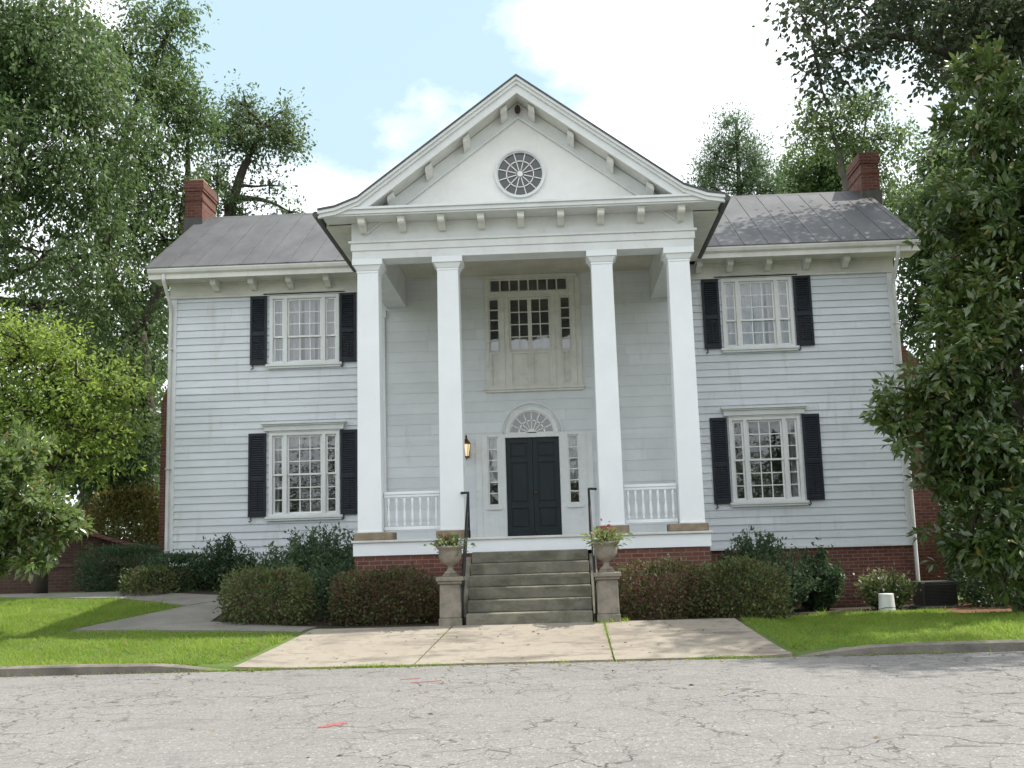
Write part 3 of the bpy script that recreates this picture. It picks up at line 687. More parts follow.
# ---- triple windows
def bars(mb, x0, x1, z0, z1, nx, nz_, y0, y1, w=.022, rail=.04):
    """sash: stiles, rails and glazing bars in one opening"""
    mb.box(x0, x0+rail, y0, y1, z0, z1); mb.box(x1-rail, x1, y0, y1, z0, z1)
    mb.box(x0+rail, x1-rail, y0, y1, z0, z0+rail); mb.box(x0+rail, x1-rail, y0, y1, z1-rail, z1)
    for i in range(1, nx):
        x = x0+rail+(x1-x0-2*rail)*i/nx; mb.box(x-w/2, x+w/2, y0+.004, y1-.004, z0+rail, z1-rail)
    for j in range(1, nz_):
        z = z0+rail+(z1-z0-2*rail)*j/nz_; mb.box(x0+rail, x1-rail, y0+.006, y1-.006, z-w/2, z+w/2)
def curtain(parent, x0, x1, z0, z1, y, seed, amp=.025, freq=42):
    r_ = random.Random(seed); ph = r_.uniform(0, 6); n = 60; mb = MB(); vs = []
    for k, z in enumerate((z1, (z0+z1)/2, z0)):
        for i in range(n+1):
            x = x0+(x1-x0)*i/n; vs.append((x+.01*math.sin(9*x+ph)*k, y+amp*(math.sin(freq*x+ph)+.5*math.sin(freq*.43*x+2*ph))*(1+.25*k), z))
    mb.add(vs, [(k*(n+1)+i, k*(n+1)+i+1, (k+1)*(n+1)+i+1, (k+1)*(n+1)+i) for k in range(2) for i in range(n)])
    return mb.build('curtain', M['curtain'], parent, smooth=True, recalc=False)
def shutter(x0, x1, z0, z1, label=None, tiltx=0):
    yo = YW-.065; mb = MB(); st = .055
    mb.box(x0, x0+st, yo, yo+.035, z0, z1); mb.box(x1-st, x1, yo, yo+.035, z0, z1)
    zm = z0+(z1-z0)*.45
    for a, b_ in ((z0, z0+.10), (zm-.045, zm+.045), (z1-.075, z1)): mb.box(x0+st, x1-st, yo, yo+.035, a, b_)
    sh = mb.build('shutter', M['shutter'], house, .004)
    mb = MB()
    for a, b_ in ((z0+.10, zm-.045), (zm+.045, z1-.075)):
        n = int((b_-a)/.048)
        for i in range(n):
            z = a+(i+.5)*(b_-a)/n
            mb.prismx([(yo+.002, z-.024), (yo+.008, z-.026), (yo+.034, z+.018), (yo+.028, z+.022)], x0+st, x1-st)
    mb.box((x0+x1)/2-.008, (x0+x1)/2+.008, yo-.006, yo+.004, z0+.14, zm-.06)
    mb.build('louvres', M['shutter'], sh)
    mb = MB(); xm = x0+.07 if x0 < (x0+x1)/2 else x1
    mb.tube([(xm, yo+.03, z0-.005), (xm-.015, yo-.0, z0-.035), (xm+.012, yo-.0, z0-.07), (xm-.03, yo-.004, z0-.105), (xm-.045, yo-.004, z0-.085)], .012, 6)
    mb.build('holdback', M['iron'], sh)
    return sh
def triple_window(x0, x1, z0, z1, rt, rbm, hood, seed, curt):
    cw = .075; mb = MB(); yo, yi = YW-.05, YW+.14
    mb.box(x0, x0+cw, yo, yi, z0, z1); mb.box(x1-cw, x1, yo, yi, z0, z1)
    mb.box(x0+cw, x1-cw, yo, yi, z1-cw, z1); mb.box(x0+cw, x1-cw, yo, yi, z0, z0+.05)
    wd = x1-x0; s = .30*wd/1.58; mu = .085
    m1 = x0+cw+s-.06; m2 = x1-cw-s+.06
    mb.box(m1, m1+mu, yo, yi, z0+.05, z1-cw); mb.box(m2-mu, m2, yo, yi, z0+.05, z1-cw)
    fr = mb.build('window', M['trim'], house, .004)
    zm = z0+.05+(z1-cw-z0-.05)*rbm/(rt+rbm)
    for a, b_, nx in ((x0+cw, m1, 1), (m1+mu, m2-mu, 3), (m2, x1-cw, 1)):
        mb = MB(); bars(mb, a, b_, zm-.02, z1-cw, nx, rt, YW+.01, YW+.045); bars(mb, a, b_, z0+.05, zm+.02, nx, rbm, YW+.05, YW+.085)
        mb.build('sash', M['paint'], fr)
        mb = MB(); mb.add([(a+.03, YW+.028, zm-.01), (b_-.03, YW+.028, zm-.01), (b_-.03, YW+.028, z1-cw-.02), (a+.03, YW+.028, z1-cw-.02)], [(0, 1, 2, 3)])
        mb.add([(a+.03, YW+.068, z0+.07), (b_-.03, YW+.068, z0+.07), (b_-.03, YW+.068, zm), (a+.03, YW+.068, zm)], [(0, 1, 2, 3)])
        mb.build('pane', M['glass'], fr, recalc=False)
    mb = MB(); mb.box(x0-.07, x1+.07, YW-.11, YW-.051, z0-.055, z0-.002); mb.box(x0-.04, x1+.04, YW-.08, YW-.03, z0-.10, z0-.056); mb.build('sill', M['trim'], fr, .005)
    if hood:
        mb = MB(); mb.box(x0-.10, x1+.10, YW-.10, YW-.02, z1+.03, z1+.17); mb.box(x0-.16, x1+.16, YW-.19, YW-.021, z1+.171, z1+.215); mb.box(x0-.13, x1+.13, YW-.15, YW-.022, z1+.14, z1+.17)
        mb.box(x0-.02, x1+.02, YW-.065, YW-.02, z1+.002, z1+.029); mb.build('hood', M['trim'], fr, .005)
    else:
        mb = MB(); mb.box(x0-.14, x1+.14, YW-.07, YW-.042, z1+.02, z1+.05) ; mb.build('head_trim', M['trim'], fr)
    if curt == 'full':
        for a, b_ in ((x0+.05, x0+wd*.43), (x0+wd*.47, x0+wd*.62), (x0+wd*.66, x1-.05)): curtain(fr, a, b_, z0+.03, z1-.03, YW+.19, seed+a)
    elif curt == 'sides':
        curtain(fr, x0+.05, x0+wd*.36, z0+.03, z1-.03, YW+.19, seed); curtain(fr, x1-wd*.36, x1-.05, z0+.03, z1-.03, YW+.19, seed+4); curtain(fr, x0+wd*.36, x1-wd*.36, z1-.45, z1-.03, YW+.2, seed+2)
    elif curt == 'bare':
        curtain(fr, x1-wd*.13, x1-.05, z0+.03, z1-.03, YW+.2, seed+3)
    else:
        curtain(fr, x0+.05, x1-.05, z1-.30, z1-.03, YW+.19, seed); curtain(fr, x0+.05, x0+wd*.11, z0+.03, z1-.29, YW+.2, seed+1)
    return fr
triple_window(*WIN['LU'], 3, 2, False, 1, 'full'); triple_window(*WIN['RU'], 3, 2, False, 2, 'full')
triple_window(*WIN['LL'], 3, 3, True, 3, 'valance'); triple_window(*WIN['RL'], 3, 3, True, 4, 'bare')
for a, b_, z0, z1 in ((-6.78, -6.40, 6.0, 7.58), (-4.74, -4.37, 6.0, 7.6), (3.40, 3.78, 6.0, 7.58), (5.43, 5.82, 6.0, 7.6),
                      (-6.80, -6.40, 2.60, 4.45), (-4.74, -4.36, 2.60, 4.47), (3.42, 3.79, 2.58, 4.46), (5.42, 5.80, 2.60, 4.48)): shutter(a, b_, z0, z1)

# ---- balcony window over the door
yo = YW-.05
mb = MB()
for a, b_ in ((-1.46, -1.38), (-1.14, -1.031), (.111, .22), (.46, .56)): mb.box(a, b_, yo, YW+.12, 5.30, 7.334)
mb.box(-1.03, -.93, yo+.01, YW+.12, 5.30, 7.334); mb.box(.01, .11, yo+.01, YW+.12, 5.30, 7.334)
mb.box(-1.46, .56, yo, YW+.12, 7.335, 7.47) ; mb.box(-1.46, -1.35, yo, YW+.12, 7.47, 7.77); mb.box(.41, .56, yo, YW+.12, 7.47, 7.77); mb.box(-1.52, .62, yo-.02, YW+.12, 7.771, 7.85)
mb.box(.562, .68, YW-.035, YW-.002, 5.30, 7.77)
bw = mb.build('balcony_window', M['cream'], house, .003)
mb = MB(); mb.box(-1.52, .72, YW-.09, YW-.003, 5.24, 5.298); mb.box(-1.49, .69, YW-.06, YW-.003, 5.19, 5.239); mb.build('sill', M['cream'], bw, .005)
mb = MB()
def panel(mb, a, b_, z0, z1, y):                       # raised and fielded
    mb.box(a, b_, y, y+.06, z0, z1)
    f = .05
    for p, q, r_, s_ in ((a, a+f, z0, z1), (b_-f, b_, z0, z1), (a+f, b_-f, z0, z0+f), (a+f, b_-f, z1-f, z1)): mb.box(p, q, y-.03, y-.001, r_, s_)
panel(mb, -1.38, -1.14, 5.30, 6.10, YW-.012); panel(mb, .22, .46, 5.30, 6.10, YW-.012)
panel(mb, -.93, -.462, 5.30, 6.10, YW-.012); panel(mb, -.458, .01, 5.30, 6.10, YW-.012)
mb.build('apron_panel', M['cream'], bw)
mb = MB(); bars(mb, -1.35, .41, 7.47, 7.77, 8, 1, YW, YW+.04, .03, .03); mb.build('transom', M['cream'], bw)
mb = MB(); bars(mb, -.93, -.46, 6.11, 7.33, 2, 4, YW, YW+.04, .025, .045); bars(mb, -.46, .01, 6.11, 7.33, 2, 4, YW, YW+.04, .025, .045); mb.build('casement', M['cream'], bw)
mb = MB(); bars(mb, -1.38, -1.14, 6.11, 7.33, 1, 5, YW, YW+.04, .025, .03); mb.build('sidelight', M['cream'], bw); mb = MB(); bars(mb, .22, .46, 6.11, 7.33, 1, 5, YW, YW+.04, .025, .03); mb.build('sidelight', M['cream'], bw)
def pane_quad(mb, r, y): mb.add([(r[0], y, r[2]), (r[1], y, r[2]), (r[1], y, r[3]), (r[0], y, r[3])], [(0, 1, 2, 3)])
mb = MB()
for k in BW: pane_quad(mb, BW[k], YW+.022)
mb.build('pane', M['glass'], bw, recalc=False)
curtain(bw, -1.38, .46, 6.12, 6.40, YW+.09, 12, .012, 30)

# ---- front door
mb = MB(); yo = YW-.05
for a, b_ in ((-1.74, -1.48), (-1.24, -1.09), (.11, .29), (.53, .83)): mb.box(a, b_, yo, YW+.12, 1.95, 4.26)
mb.box(-1.48, -1.24, yo, YW+.1, 1.95, 2.69); mb.box(.29, .53, yo, YW+.1, 1.95, 2.69)
mb.box(-1.48, -1.24, yo, YW+.1, 4.2, 4.26); mb.box(.29, .53, yo, YW+.1, 4.2, 4.26); mb.box(-1.09, .11, yo, YW+.12, 4.17, 4.26)
for a in (-1.36, .41): mb.box(a-.18, a+.18, YW-.09, YW-.051, 2.60, 2.66)
# recessed plank lines beside the sidelights
for a in (-1.62, .70): mb.box(a-.012, a+.012, YW-.062, YW-.051, 1.98, 4.24)
dr = mb.build('front_door', M['trim'], house, .004)
cx, cz = -.49, 4.26
def arch_band(mb, r0, r1, sq, y0, y1, n=24, zofs=0, a0=0, a1=math.pi):
    for i in range(n):
        t0, t1 = a0+(a1-a0)*i/n, a0+(a1-a0)*(i+1)/n
        mb.prism([(cx+r0*math.cos(t0), cz+zofs+r0*sq*math.sin(t0)), (cx+r1*math.cos(t0), cz+zofs+r1*sq*math.sin(t0)), (cx+r1*math.cos(t1), cz+zofs+r1*sq*math.sin(t1)), (cx+r0*math.cos(t1), cz+zofs+r0*sq*math.sin(t1))], y0, y1)
mb = MB(); arch_band(mb, .50, .575, 1.0, YW-.055, YW+.06); arch_band(mb, .66, .69, 1.0, YW-.035, YW+.0)
# wall piece closing the corners of the opening
for s_ in (-1, 1):
    pts = [(cx+s_*.50*math.cos(t), cz+.50*math.sin(t)) for t in [math.pi/2*i/10 for i in range(11)]]
    for (xa, za), (xb, zb) in zip(pts, pts[1:]): mb.prism([(xa, za), (xb, zb), (xb, 4.83), (xa, 4.83)], YW+.0, YW+.05)
    a, b_ = sorted((cx+s_*.495, cx+s_*.56)); mb.box(a, b_, YW, YW+.05, 4.262, 4.83)
mb.build('arch_moulding', M['trim'], dr)
mb = MB(); arch_band(mb, .0, .10, 1, YW-.01, YW+.03); arch_band(mb, .27, .30, 1, YW, YW+.025); arch_band(mb, .47, .50, 1, YW-.005, YW+.03)
for i in range(1, 8):
    t_ = math.pi*i/8; c_, s_ = math.cos(t_), math.sin(t_); nx_, nz2 = -s_*.0075, c_*.0075
    mb.prism([(cx+.1*c_-nx_, cz+.1*s_-nz2), (cx+.48*c_-nx_*1.6, cz+.48*s_-nz2*1.6), (cx+.48*c_+nx_*1.6, cz+.48*s_+nz2*1.6), (cx+.1*c_+nx_, cz+.1*s_+nz2)], YW, YW+.026)
mb.box(cx-.5, cx+.5, YW-.01, YW+.03, 4.261, 4.285)
fan = mb.build('fanlight', M['paint'], dr)
mb = MB(); pts = [(cx+.5*math.cos(math.pi*i/24), YW+.02, cz+.5*math.sin(math.pi*i/24)) for i in range(25)]
mb.add(pts, [list(range(25))]); pane_quad(mb, DR['sl'], YW+.03); pane_quad(mb, DR['sr'], YW+.03); mb.build('pane', M['glass'], dr, recalc=False)
for k in ('sl', 'sr'):
    mb = MB(); a, b_, c_, d_ = DR[k]; bars(mb, a, b_, c_, d_, 1, 6, YW, YW+.05, .022, .03); mb.build('sidelight', M['paint'], dr)
for s_, a, b_ in ((0, -1.085, -.493), (1, -.487, .105)):
    mb = MB(); y = YW+.02; z0, z1 = 1.985, 4.165; st = .105
    mb.box(a, b_, y+.03, y+.055, z0, z1)
    rails = [(z0, z0+.2), (2.62, 2.74), (3.62, 3.73), (z1-.12, z1)]
    mb.box(a, a+st, y, y+.029, z0, z1); mb.box(b_-st, b_, y, y+.029, z0, z1)
    for p, q in rails: mb.box(a+st, b_-st, y, y+.029, p, q)
    for (p, q), (p2, q2) in zip(rails, rails[1:]):
        mb.frustum((a+b_)/2, 0, 0, 0, 0, 0, 0, 0) if False else None
        mb.box(a+st+.04, b_-st-.04, y+.008, y+.029, q+.04, p2-.04)
    lf = mb.build('door_leaf', M['door'], dr, .005)
    if s_:
        mb = MB(); mb.lathe([(.0, 0), (.022, .0), (.022, .006), (.009, .012), (.009, .035), (.026, .05), (.028, .065), (.018, .078), (.0, .082)], 0, 0, 0, 14)
        mb.v = [(a+.055+p[0], y-p[2], 2.95+p[1]) for p in mb.v]; mb.build('knob', M['brass'], lf, smooth=True)
for k in ('sl', 'sr'): curtain(dr, DR[k][0], DR[k][1], 3.15, 4.2, YW+.13, 31, .012, 50)  # white sheets added to stand in for bright reflections in the upper panes
mb = MB(); mb.box(-1.12, .14, YW-.16, YW+.02, 1.945, 1.975); mb.build('threshold', M['sandstone'], dr, .006)

# ---- porch floor, skirt
mb = MB(); mb.box(hx(-3.25), hx(3.25), YC-.10, YW+.0, 1.90, 1.943); mb.build('porch_floor', M['gutter'], house, .008)
mb = MB(); mb.box(hx(-3.22), hx(3.22), YC-.06, YC+.02, 1.665, 1.899); mb.box(hx(-3.219), hx(-3.17), YC+.021, YW-.05, 1.665, 1.899); mb.box(hx(3.17), hx(3.219), YC+.021, YW-.05, 1.665, 1.899)
mb.build('porch_skirt', M['column_paint'], house, .004)
# ---- steps
sx0, sx1 = -1.53, .53
for k in range(6):
    mb = MB(); yf = 18.40+.285*k; z0 = .40 if k == 0 else .48+.2*k+.001
    mb.box(sx0+random.uniform(-.01, .01), sx1+random.uniform(-.01, .01), yf+random.uniform(-.006, .006), min(yf+.62, YC-.065) if k < 5 else YC-.065, z0, .48+.2*(k+1)); mb.build('step', M['granite'], house, .018)
for a, b_ in ((sx0-.14, sx0-.015), (sx1+.015, sx1+.14)):
    mb = MB(); mb.prismx([(18.75, .3), (YC-.065, .3), (YC-.065, 1.60), (20.0, 1.60), (18.75, .62)], a, b_)
    mb.build('step_cheek', M['granite'], house, .012)
# ---- hand rails
for x, xc in ((-1.585, -1.72), (.585, .72)):
    mb = MB()
    mb.tube([(xc, YC+.2, 2.75), (xc, YC-.02, 2.75), (x, YC-.10, 2.75), (x, 20.0, 2.74), (x, 18.42, 1.22), (x, 18.36, 1.12)], .021, 8)
    mb.tube([(x, YC-.1, 1.94), (x, YC-.1, 2.75)], .016, 8); mb.tube([(x, 18.44, .48), (x, 18.44, 1.24)], .018, 8)
    mb.tube([(x, 20.0, 2.35), (x, 18.44, .86)], .012, 6)
    mb.build('handrail', M['iron'], house, smooth=True)
# ---- columns
CX = (-2.925, -1.415, 1.48, 2.915)
for i, c in enumerate(CX):
    x = hx(c); cy = YC+.24; mb = MB()
    mb.frustum(x, cy, 2.085, 6.985, .445, .45, .395, .40)
    mb.box(x-.228, x+.228, cy-.235, cy+.235, 2.085, 2.12)
    cl_ = mb.build('column', M['column_paint'], house, .006)
    mb = MB()
    mb.box(x-.21, x+.21, cy-.212, cy+.212, 6.94, 6.97); mb.frustum(x, cy, 6.986, 7.08, .415, .42, .52, .52); mb.box(x-.285, x+.285, cy-.285, cy+.285, 7.081, 7.195)
    mb.build('capital', M['column_paint'], cl_, .008)
    mb = MB(); a, b_ = (x-.27, x+.42) if i == 0 else (x-.42, x+.27) if i == 3 else (x-.29, x+.29)
    mb.box(a, b_, cy-.33, cy+.30, 1.944, 2.084); mb.build('plinth_stone', M['sandstone'], cl_, .015)
# ---- railings
def baluster(mb, x, y, z0, z1):
    h = z1-z0; prof = [(.026, 0), (.026, .10), (.018, .13), (.026, .16), (.034, .30), (.028, .45), (.017, .62), (.015, .68), (.024, .72), (.018, .76), (.026, .82), (.026, 1)]
    mb.lathe([(r, t*h) for r, t in prof], x, y, z0, 8)
for a, b_ in ((hx(CX[0])+.24, hx(CX[1])-.24), (hx(CX[2])+.24, hx(CX[3])-.24)):
    y = YC+.24; mb = MB(); mb.box(a, b_, y-.05, y+.05, 2.77, 2.82); mb.box(a, b_, y-.035, y+.035, 2.72, 2.769); mb.box(a, b_, y-.04, y+.04, 2.12, 2.18)
    rl = mb.build('porch_railing', M['column_paint'], house, .006)
    for k in range(7):
        mb = MB(); baluster(mb, a+(b_-a)*(k+.5)/7, y, 2.181, 2.719); mb.build('baluster', M['column_paint'], rl, smooth=True)
# ---- entablature and ceiling of the porch
mb = MB(); e = XP-.02
for za, zb, p in ((7.20, 7.36, 0), (7.361, 7.50, .025), (7.501, 7.545, .06), (7.546, 7.894, .01)):
    mb.box(hx(-e-p), hx(e+p), YC-p, YC+.46, za, zb)
    for sx in (-1, 1):
        a, b_ = sorted((hx(sx*(e+p)), hx(sx*(e-.46)))); mb.box(a, b_, YC+.461, YW-.002, za, zb)
mb.build('entablature', M['trim'], house, .004)
mb = MB(); mb.box(hx(-e+.4), hx(e-.4), YC+.4, YW+.1, 7.865, 7.9); x = hx(-e+.46)
while x < hx(e-.47): mb.box(x+.004, x+.136, YC+.46, YW, 7.856, 7.864); x += .14
mb.build('porch_ceiling', M['ceiling'], house)
# ---- pediment
YF, XE = 19.65, 3.72
prof = [(0, 10.44), (3.0, 8.20), (3.42, 8.04), (XE+.02, 7.99)]
PL = [(hx(-a), z) for a, z in prof][::-1]; PR = [(hx(a), z) for a, z in prof]
mb = MB()
mb.box(hx(-XE+.02), hx(XE-.02), YF+.02, YC+.02, 7.925, 8.0)                                       # level cornice
mb.box(hx(-XE), hx(XE), YF-.02, YC-.05, 8.001, 8.045); mb.box(hx(-XE+.05), hx(XE-.05), YF+.05, YC-.0, 7.895, 7.924)
level = mb.build('level_cornice', M['trim'], house, .004)
for sx in (-1, 1):                                                                                 # level cornice of the flanks
    mb = MB(); a, b_ = sorted((hx(sx*(XE-.02)), hx(sx*(e+.012)))); mb.box(a, b_, YC+.021, YE+.02, 7.845, 7.885)
    a, b_ = sorted((hx(sx*(XE-.02)), hx(sx*(XE-.07)))); mb.box(a, b_, YC+.021, YE+.02, 7.886, 7.97)
    mb.build('flank_soffit', M['soffit'], level)
for k in range(-4, 5): add_bracket(level, hx(k*.742), YC-.012, 7.868)
soffs = []; mb = MB()
for P in (PL, PR):
    mb.band(P, -.06, -.003, YF-.07, YF+.05); mb.band(P, -.13, -.061, YF-.03, YF+.05)
    sg = -1 if P is PL else 1
    poly = [(0, 10.44-.131), (3.0, 8.20-.131), (3.16, 8.008), (2.86, 8.008), (0, 10.44-.30)]
    mb.prism([(hx(sg*a_), z_) for a_, z_ in poly], YF+.01, YF+.06)
    sm_ = MB(); sm_.prism([(hx(sg*a_), z_) for a_, z_ in [(0, 10.44-.22), (2.92, 8.048), (2.84, 8.048), (0, 10.44-.28)]], YF+.061, YC-.04); soffs.append(sm_)   # raking soffit
rk = mb.build('raking_cornice', M['trim'], house)
for sm_ in soffs: sm_.build('raking_soffit', M['soffit'], rk)
mb = MB()
for P in ([(hx(-2.95), 8.24), (hx(0), 10.44)], [(hx(0), 10.44), (hx(2.95), 8.24)]):
    mb.band(P, -.56, -.291, YC-.045, YC-.012); mb.band(P, -.60, -.561, YC-.07, YC-.012)
mb.build('raking_frieze', M['trim'], rk)
sl = 2.24/3.0
for sx in (-1, 1):
    for q in (.26, .98, 1.70, 2.42):
        zz = 10.44-sl*q-.30; x = hx(sx*q); mb = MB(); wv = .06
        d = .34
        pr_ = [(0, 0), (-d, 0), (-d, -.075), (-d+.03, -.10), (-d*.6, -.12), (-d*.42, -.15), (-d*.26, -.17), (0, -.18)]
        n = len(pr_)
        mb.add([(x-wv, YC-.05+p[0], zz+p[1]+sx*wv*sl) for p in pr_]+[(x+wv, YC-.05+p[0], zz+p[1]-sx*wv*sl) for p in pr_],
               [list(range(n)), list(range(2*n-1, n-1, -1))]+[((i+1) % n, i, i+n, (i+1) % n+n) for i in range(n)])
        mb.build('bracket', M['bracket'], rk, .005)
# tympanum with a round opening
RC = (-.475, 8.75, .45)
bm = bmesh.new()
tri = [(hx(-3.2), 8.03), (hx(3.2), 8.03), (hx(0), 10.2)]
vo = [bm.verts.new((x, YC, z)) for x, z in tri]; eo = [bm.edges.new((vo[i], vo[(i+1) % 3])) for i in range(3)]
vi = [bm.verts.new((RC[0]+RC[2]*math.cos(2*math.pi*i/40), YC, RC[1]+RC[2]*math.sin(2*math.pi*i/40))) for i in range(40)]
ei = [bm.edges.new((vi[i], vi[(i+1) % 40])) for i in range(40)]
bmesh.ops.triangle_fill(bm, edges=eo+ei, use_beauty=True, use_dissolve=False)
hole = [f for f in bm.faces if (Vector((f.calc_center_median().x-RC[0], 0, f.calc_center_median().z-RC[1])).length < RC[2]*.97 and all(v in vi for v in f.verts))]
bmesh.ops.delete(bm, geom=hole, context='FACES')
off = root_loc(house)
for v in bm.verts: v.co -= off
me = bpy.data.meshes.new('tympanum'); bm.to_mesh(me); bm.free(); me.materials.append(M['paint'])
ty = bpy.data.objects.new('tympanum', me); col.objects.link(ty); ty.parent = house
def ring(mb, r0, r1, y0, y1, n=40):
    for i in range(n):
        t0, t1 = 2*math.pi*i/n, 2*math.pi*(i+1)/n
        mb.prism([(RC[0]+r*math.cos(t), RC[1]+r*math.sin(t)) for r, t in ((r0, t0), (r1, t0), (r1, t1), (r0, t1))], y0, y1)
mb = MB(); ring(mb, .445, .48, YC-.05, YC+.06); ring(mb, .42, .446, YC-.02, YC+.05)
rw = mb.build('round_window', M['trim'], house)
mb = MB(); ring(mb, .248, .265, YC, YC+.025); ring(mb, 0.001, .055, YC-.015, YC+.03, 20)
for i in range(12):
    t_ = 2*math.pi*(i+.5)/12; c_, s_ = math.cos(t_), math.sin(t_); a_, b2 = -s_*.008, c_*.008
    mb.prism([(RC[0]+.07*c_-a_, RC[1]+.07*s_-b2), (RC[0]+.42*c_-a_, RC[1]+.42*s_-b2), (RC[0]+.42*c_+a_, RC[1]+.42*s_+b2), (RC[0]+.07*c_+a_, RC[1]+.07*s_+b2)], YC, YC+.024)
mb.build('muntins', M['paint'], rw)
mb = MB(); mb.add([(RC[0]+.43*math.cos(2*math.pi*i/40), YC+.03, RC[1]+.43*math.sin(2*math.pi*i/40)) for i in range(40)], [list(range(40))]); mb.build('pane', M['atticglass'], rw, recalc=False)
# portico roof
mb = MB()
for P in (PL, PR): mb.band(P, 0.0, .035, YF-.09, 27.45 if False else 26.9)
mb.band([(x, z) for x, z in PL[1:]], -.06, -.002, YC+.1, 26.9); mb.band(PR[:-1], -.06, -.002, YC+.1, 26.9)
mb.build('portico_roof', M['roof'], house)
mb = MB()
for sx in (-1, 1):
    a, b_ = sorted((hx(sx*(XE+.03)), hx(sx*(XE-.03)))); mb.box(a, b_, YF+.02, YE-.06, 7.93, 7.985)
    x = hx(sx*(XE+.06)); mb.tube([(x, YF-.04, 7.925), (x, YE-.08, 7.925)], .06, 10)
    mb.build('portico_gutter', M['metalbox'], house); mb = MB()
# ---- wall lantern
lx, lz, ly = -1.93, 3.78, YW-.20
mb = MB(); mb.box(lx-.05, lx+.05, YW-.03, YW-.01, lz-.02, lz+.26); mb.tube([(lx, YW-.03, lz+.05), (lx, YW-.12, lz-.06), (lx, ly, lz-.08), (lx, ly, lz-.02)], .011, 6)
mb.lathe([(.055, -.02), (.055, 0), (.01, .0)], lx, ly, lz, 6); mb.lathe([(.10, .26), (.085, .30), (.03, .37), (.02, .42), (.028, .44), (.0, .47)], lx, ly, lz, 6)
for i in range(6):
    t_ = math.pi/3*i; mb.tube([(lx+.054*math.cos(t_), ly+.054*math.sin(t_), lz), (lx+.092*math.cos(t_), ly+.092*math.sin(t_), lz+.265)], .007, 5)
ln = mb.build('wall_lantern', M['brass'], house)
mb = MB(); mb.lathe([(.045, .005), (.083, .26)], lx, ly, lz, 6); mb.build('lantern_glass', M['lampglass'], ln)

rt = empty('nest', (hx(0), YC-.16, 9.94), 'dark brown lump tucked under the peak of the gable', 'nest')
bm = bmesh.new(); bmesh.ops.create_icosphere(bm, subdivisions=3, radius=1)
rn = random.Random(4)
for v in bm.verts: v.co = Vector((v.co.x*.055, v.co.y*.07, v.co.z*.085))*(1+rn.uniform(-.12, .12)); v.co.z += .03
me = bpy.data.meshes.new('shell'); bm.to_mesh(me); bm.free(); me.materials.append(M['bark']); o = bpy.data.objects.new('shell', me); col.objects.link(o); o.parent = rt

# ------------------------------------------------------------------ urns on pedestals beside the steps
def pedestal(x, label):
    rt = empty('pedestal', (x, 18.56, .46), label, 'pedestal', 'stone pedestals beside the steps')
    mb = MB(); mb.box(x-.19, x+.19, 18.37, 18.75, .40, .62)
    mb.frustum(x, 18.56, .621, 1.17, .355, .355, .335, .335); mb.build('shaft', M['cast'], rt, .015)
    mb = MB(); mb.box(x-.20, x+.20, 18.36, 18.76, 1.171, 1.215); mb.box(x-.225, x+.225, 18.335, 18.785, 1.216, 1.285); mb.build('cap', M['cast'], rt, .012)
def urn(x, label):
    rt = empty('urn', (x, 18.56, 1.286), label, 'urn', 'planted urns beside the steps')
    mb = MB(); mb.box(x-.12, x+.12, 18.44, 18.68, 1.286, 1.325); mb.build('base', M['cast'], rt, .006)
    mb = MB(); mb.lathe([(.11, .04), (.105, .065), (.06, .10), (.045, .15), (.055, .175), (.10, .20), (.155, .245), (.185, .31), (.195, .40), (.19, .435), (.215, .455), (.23, .475), (.23, .50), (.205, .50), (.18, .44), (.0, .44)], x, 18.56, 1.286, 28)
    mb.build('bowl', M['cast'], rt, smooth=True)
    return rt
def small_plant(name, label, c, r, n, lm, size, seed, cat, extra=None, aspect=.6, stems=True, fold=.12, group=None):
    rng = np.random.default_rng(seed); rt = empty(name, (c[0], c[1], c[2]), label, cat, group)
    C = np.array(c)+np.array([0, 0, r[2]*.5])+rng.normal(size=(n, 3))*np.array(r)*.5
    D = norm(C-np.array([c[0], c[1], c[2]-.1]))+np.array([0, 0, -.3])
    L = size*rng.uniform(.6, 1.3, n)
    V, F = leaves_mesh(C, D, norm(rng.normal(size=(n, 3))*.5+np.array([0, 0, 1])), L, L*aspect, fold)
    mesh_np('foliage', V, F, M[lm], rt)
    if stems:
        mb = MB()
        for p in C[::max(1, n//25)]: limb(mb, (c[0], c[1], c[2]-.03), p, .008, .004, rng, .06, 4, 4)
        mb.build('stem', M['bark'], rt, recalc=False)
    if extra:
        nm, lm2, n2_, r2, dz, s2 = extra
        C = np.array(c)+np.array([0, 0, dz])+rng.normal(size=(n2_, 3))*np.array(r2)*.5; L = s2*rng.uniform(.6, 1.3, n2_)
        V, F = leaves_mesh(C, rand_dir(rng, n2_)+np.array([0, 0, .5]), rand_dir(rng, n2_), L, L*.6, .1); mesh_np(nm, V, F, M[lm2], rt)
    return rt
pedestal(-1.79, 'mottled stone pedestal under the urn left of the steps'); pedestal(.785, 'mottled stone pedestal under the urn right of the steps')
urn(-1.79, 'grey stone urn on the pedestal left of the steps'); urn(.785, 'grey stone urn on the pedestal right of the steps')
small_plant('urn_plant', 'trailing green plant with dull red leaves in the left urn', (-1.81, 18.54, 1.76), (.25, .22, .12), 230, 'urnleaf', .085, 1, 'plant', ('red_leaves', 'coleus', 34, (.20, .16, .08), .13, .07), group='plants in the urns')
small_plant('urn_plant', 'leafy green plant with a taller bright red tuft in the right urn', (.79, 18.54, 1.76), (.27, .22, .13), 260, 'urnleaf', .095, 2, 'plant', ('red_leaves', 'coleus', 48, (.13, .12, .12), .19, .075), group='plants in the urns')

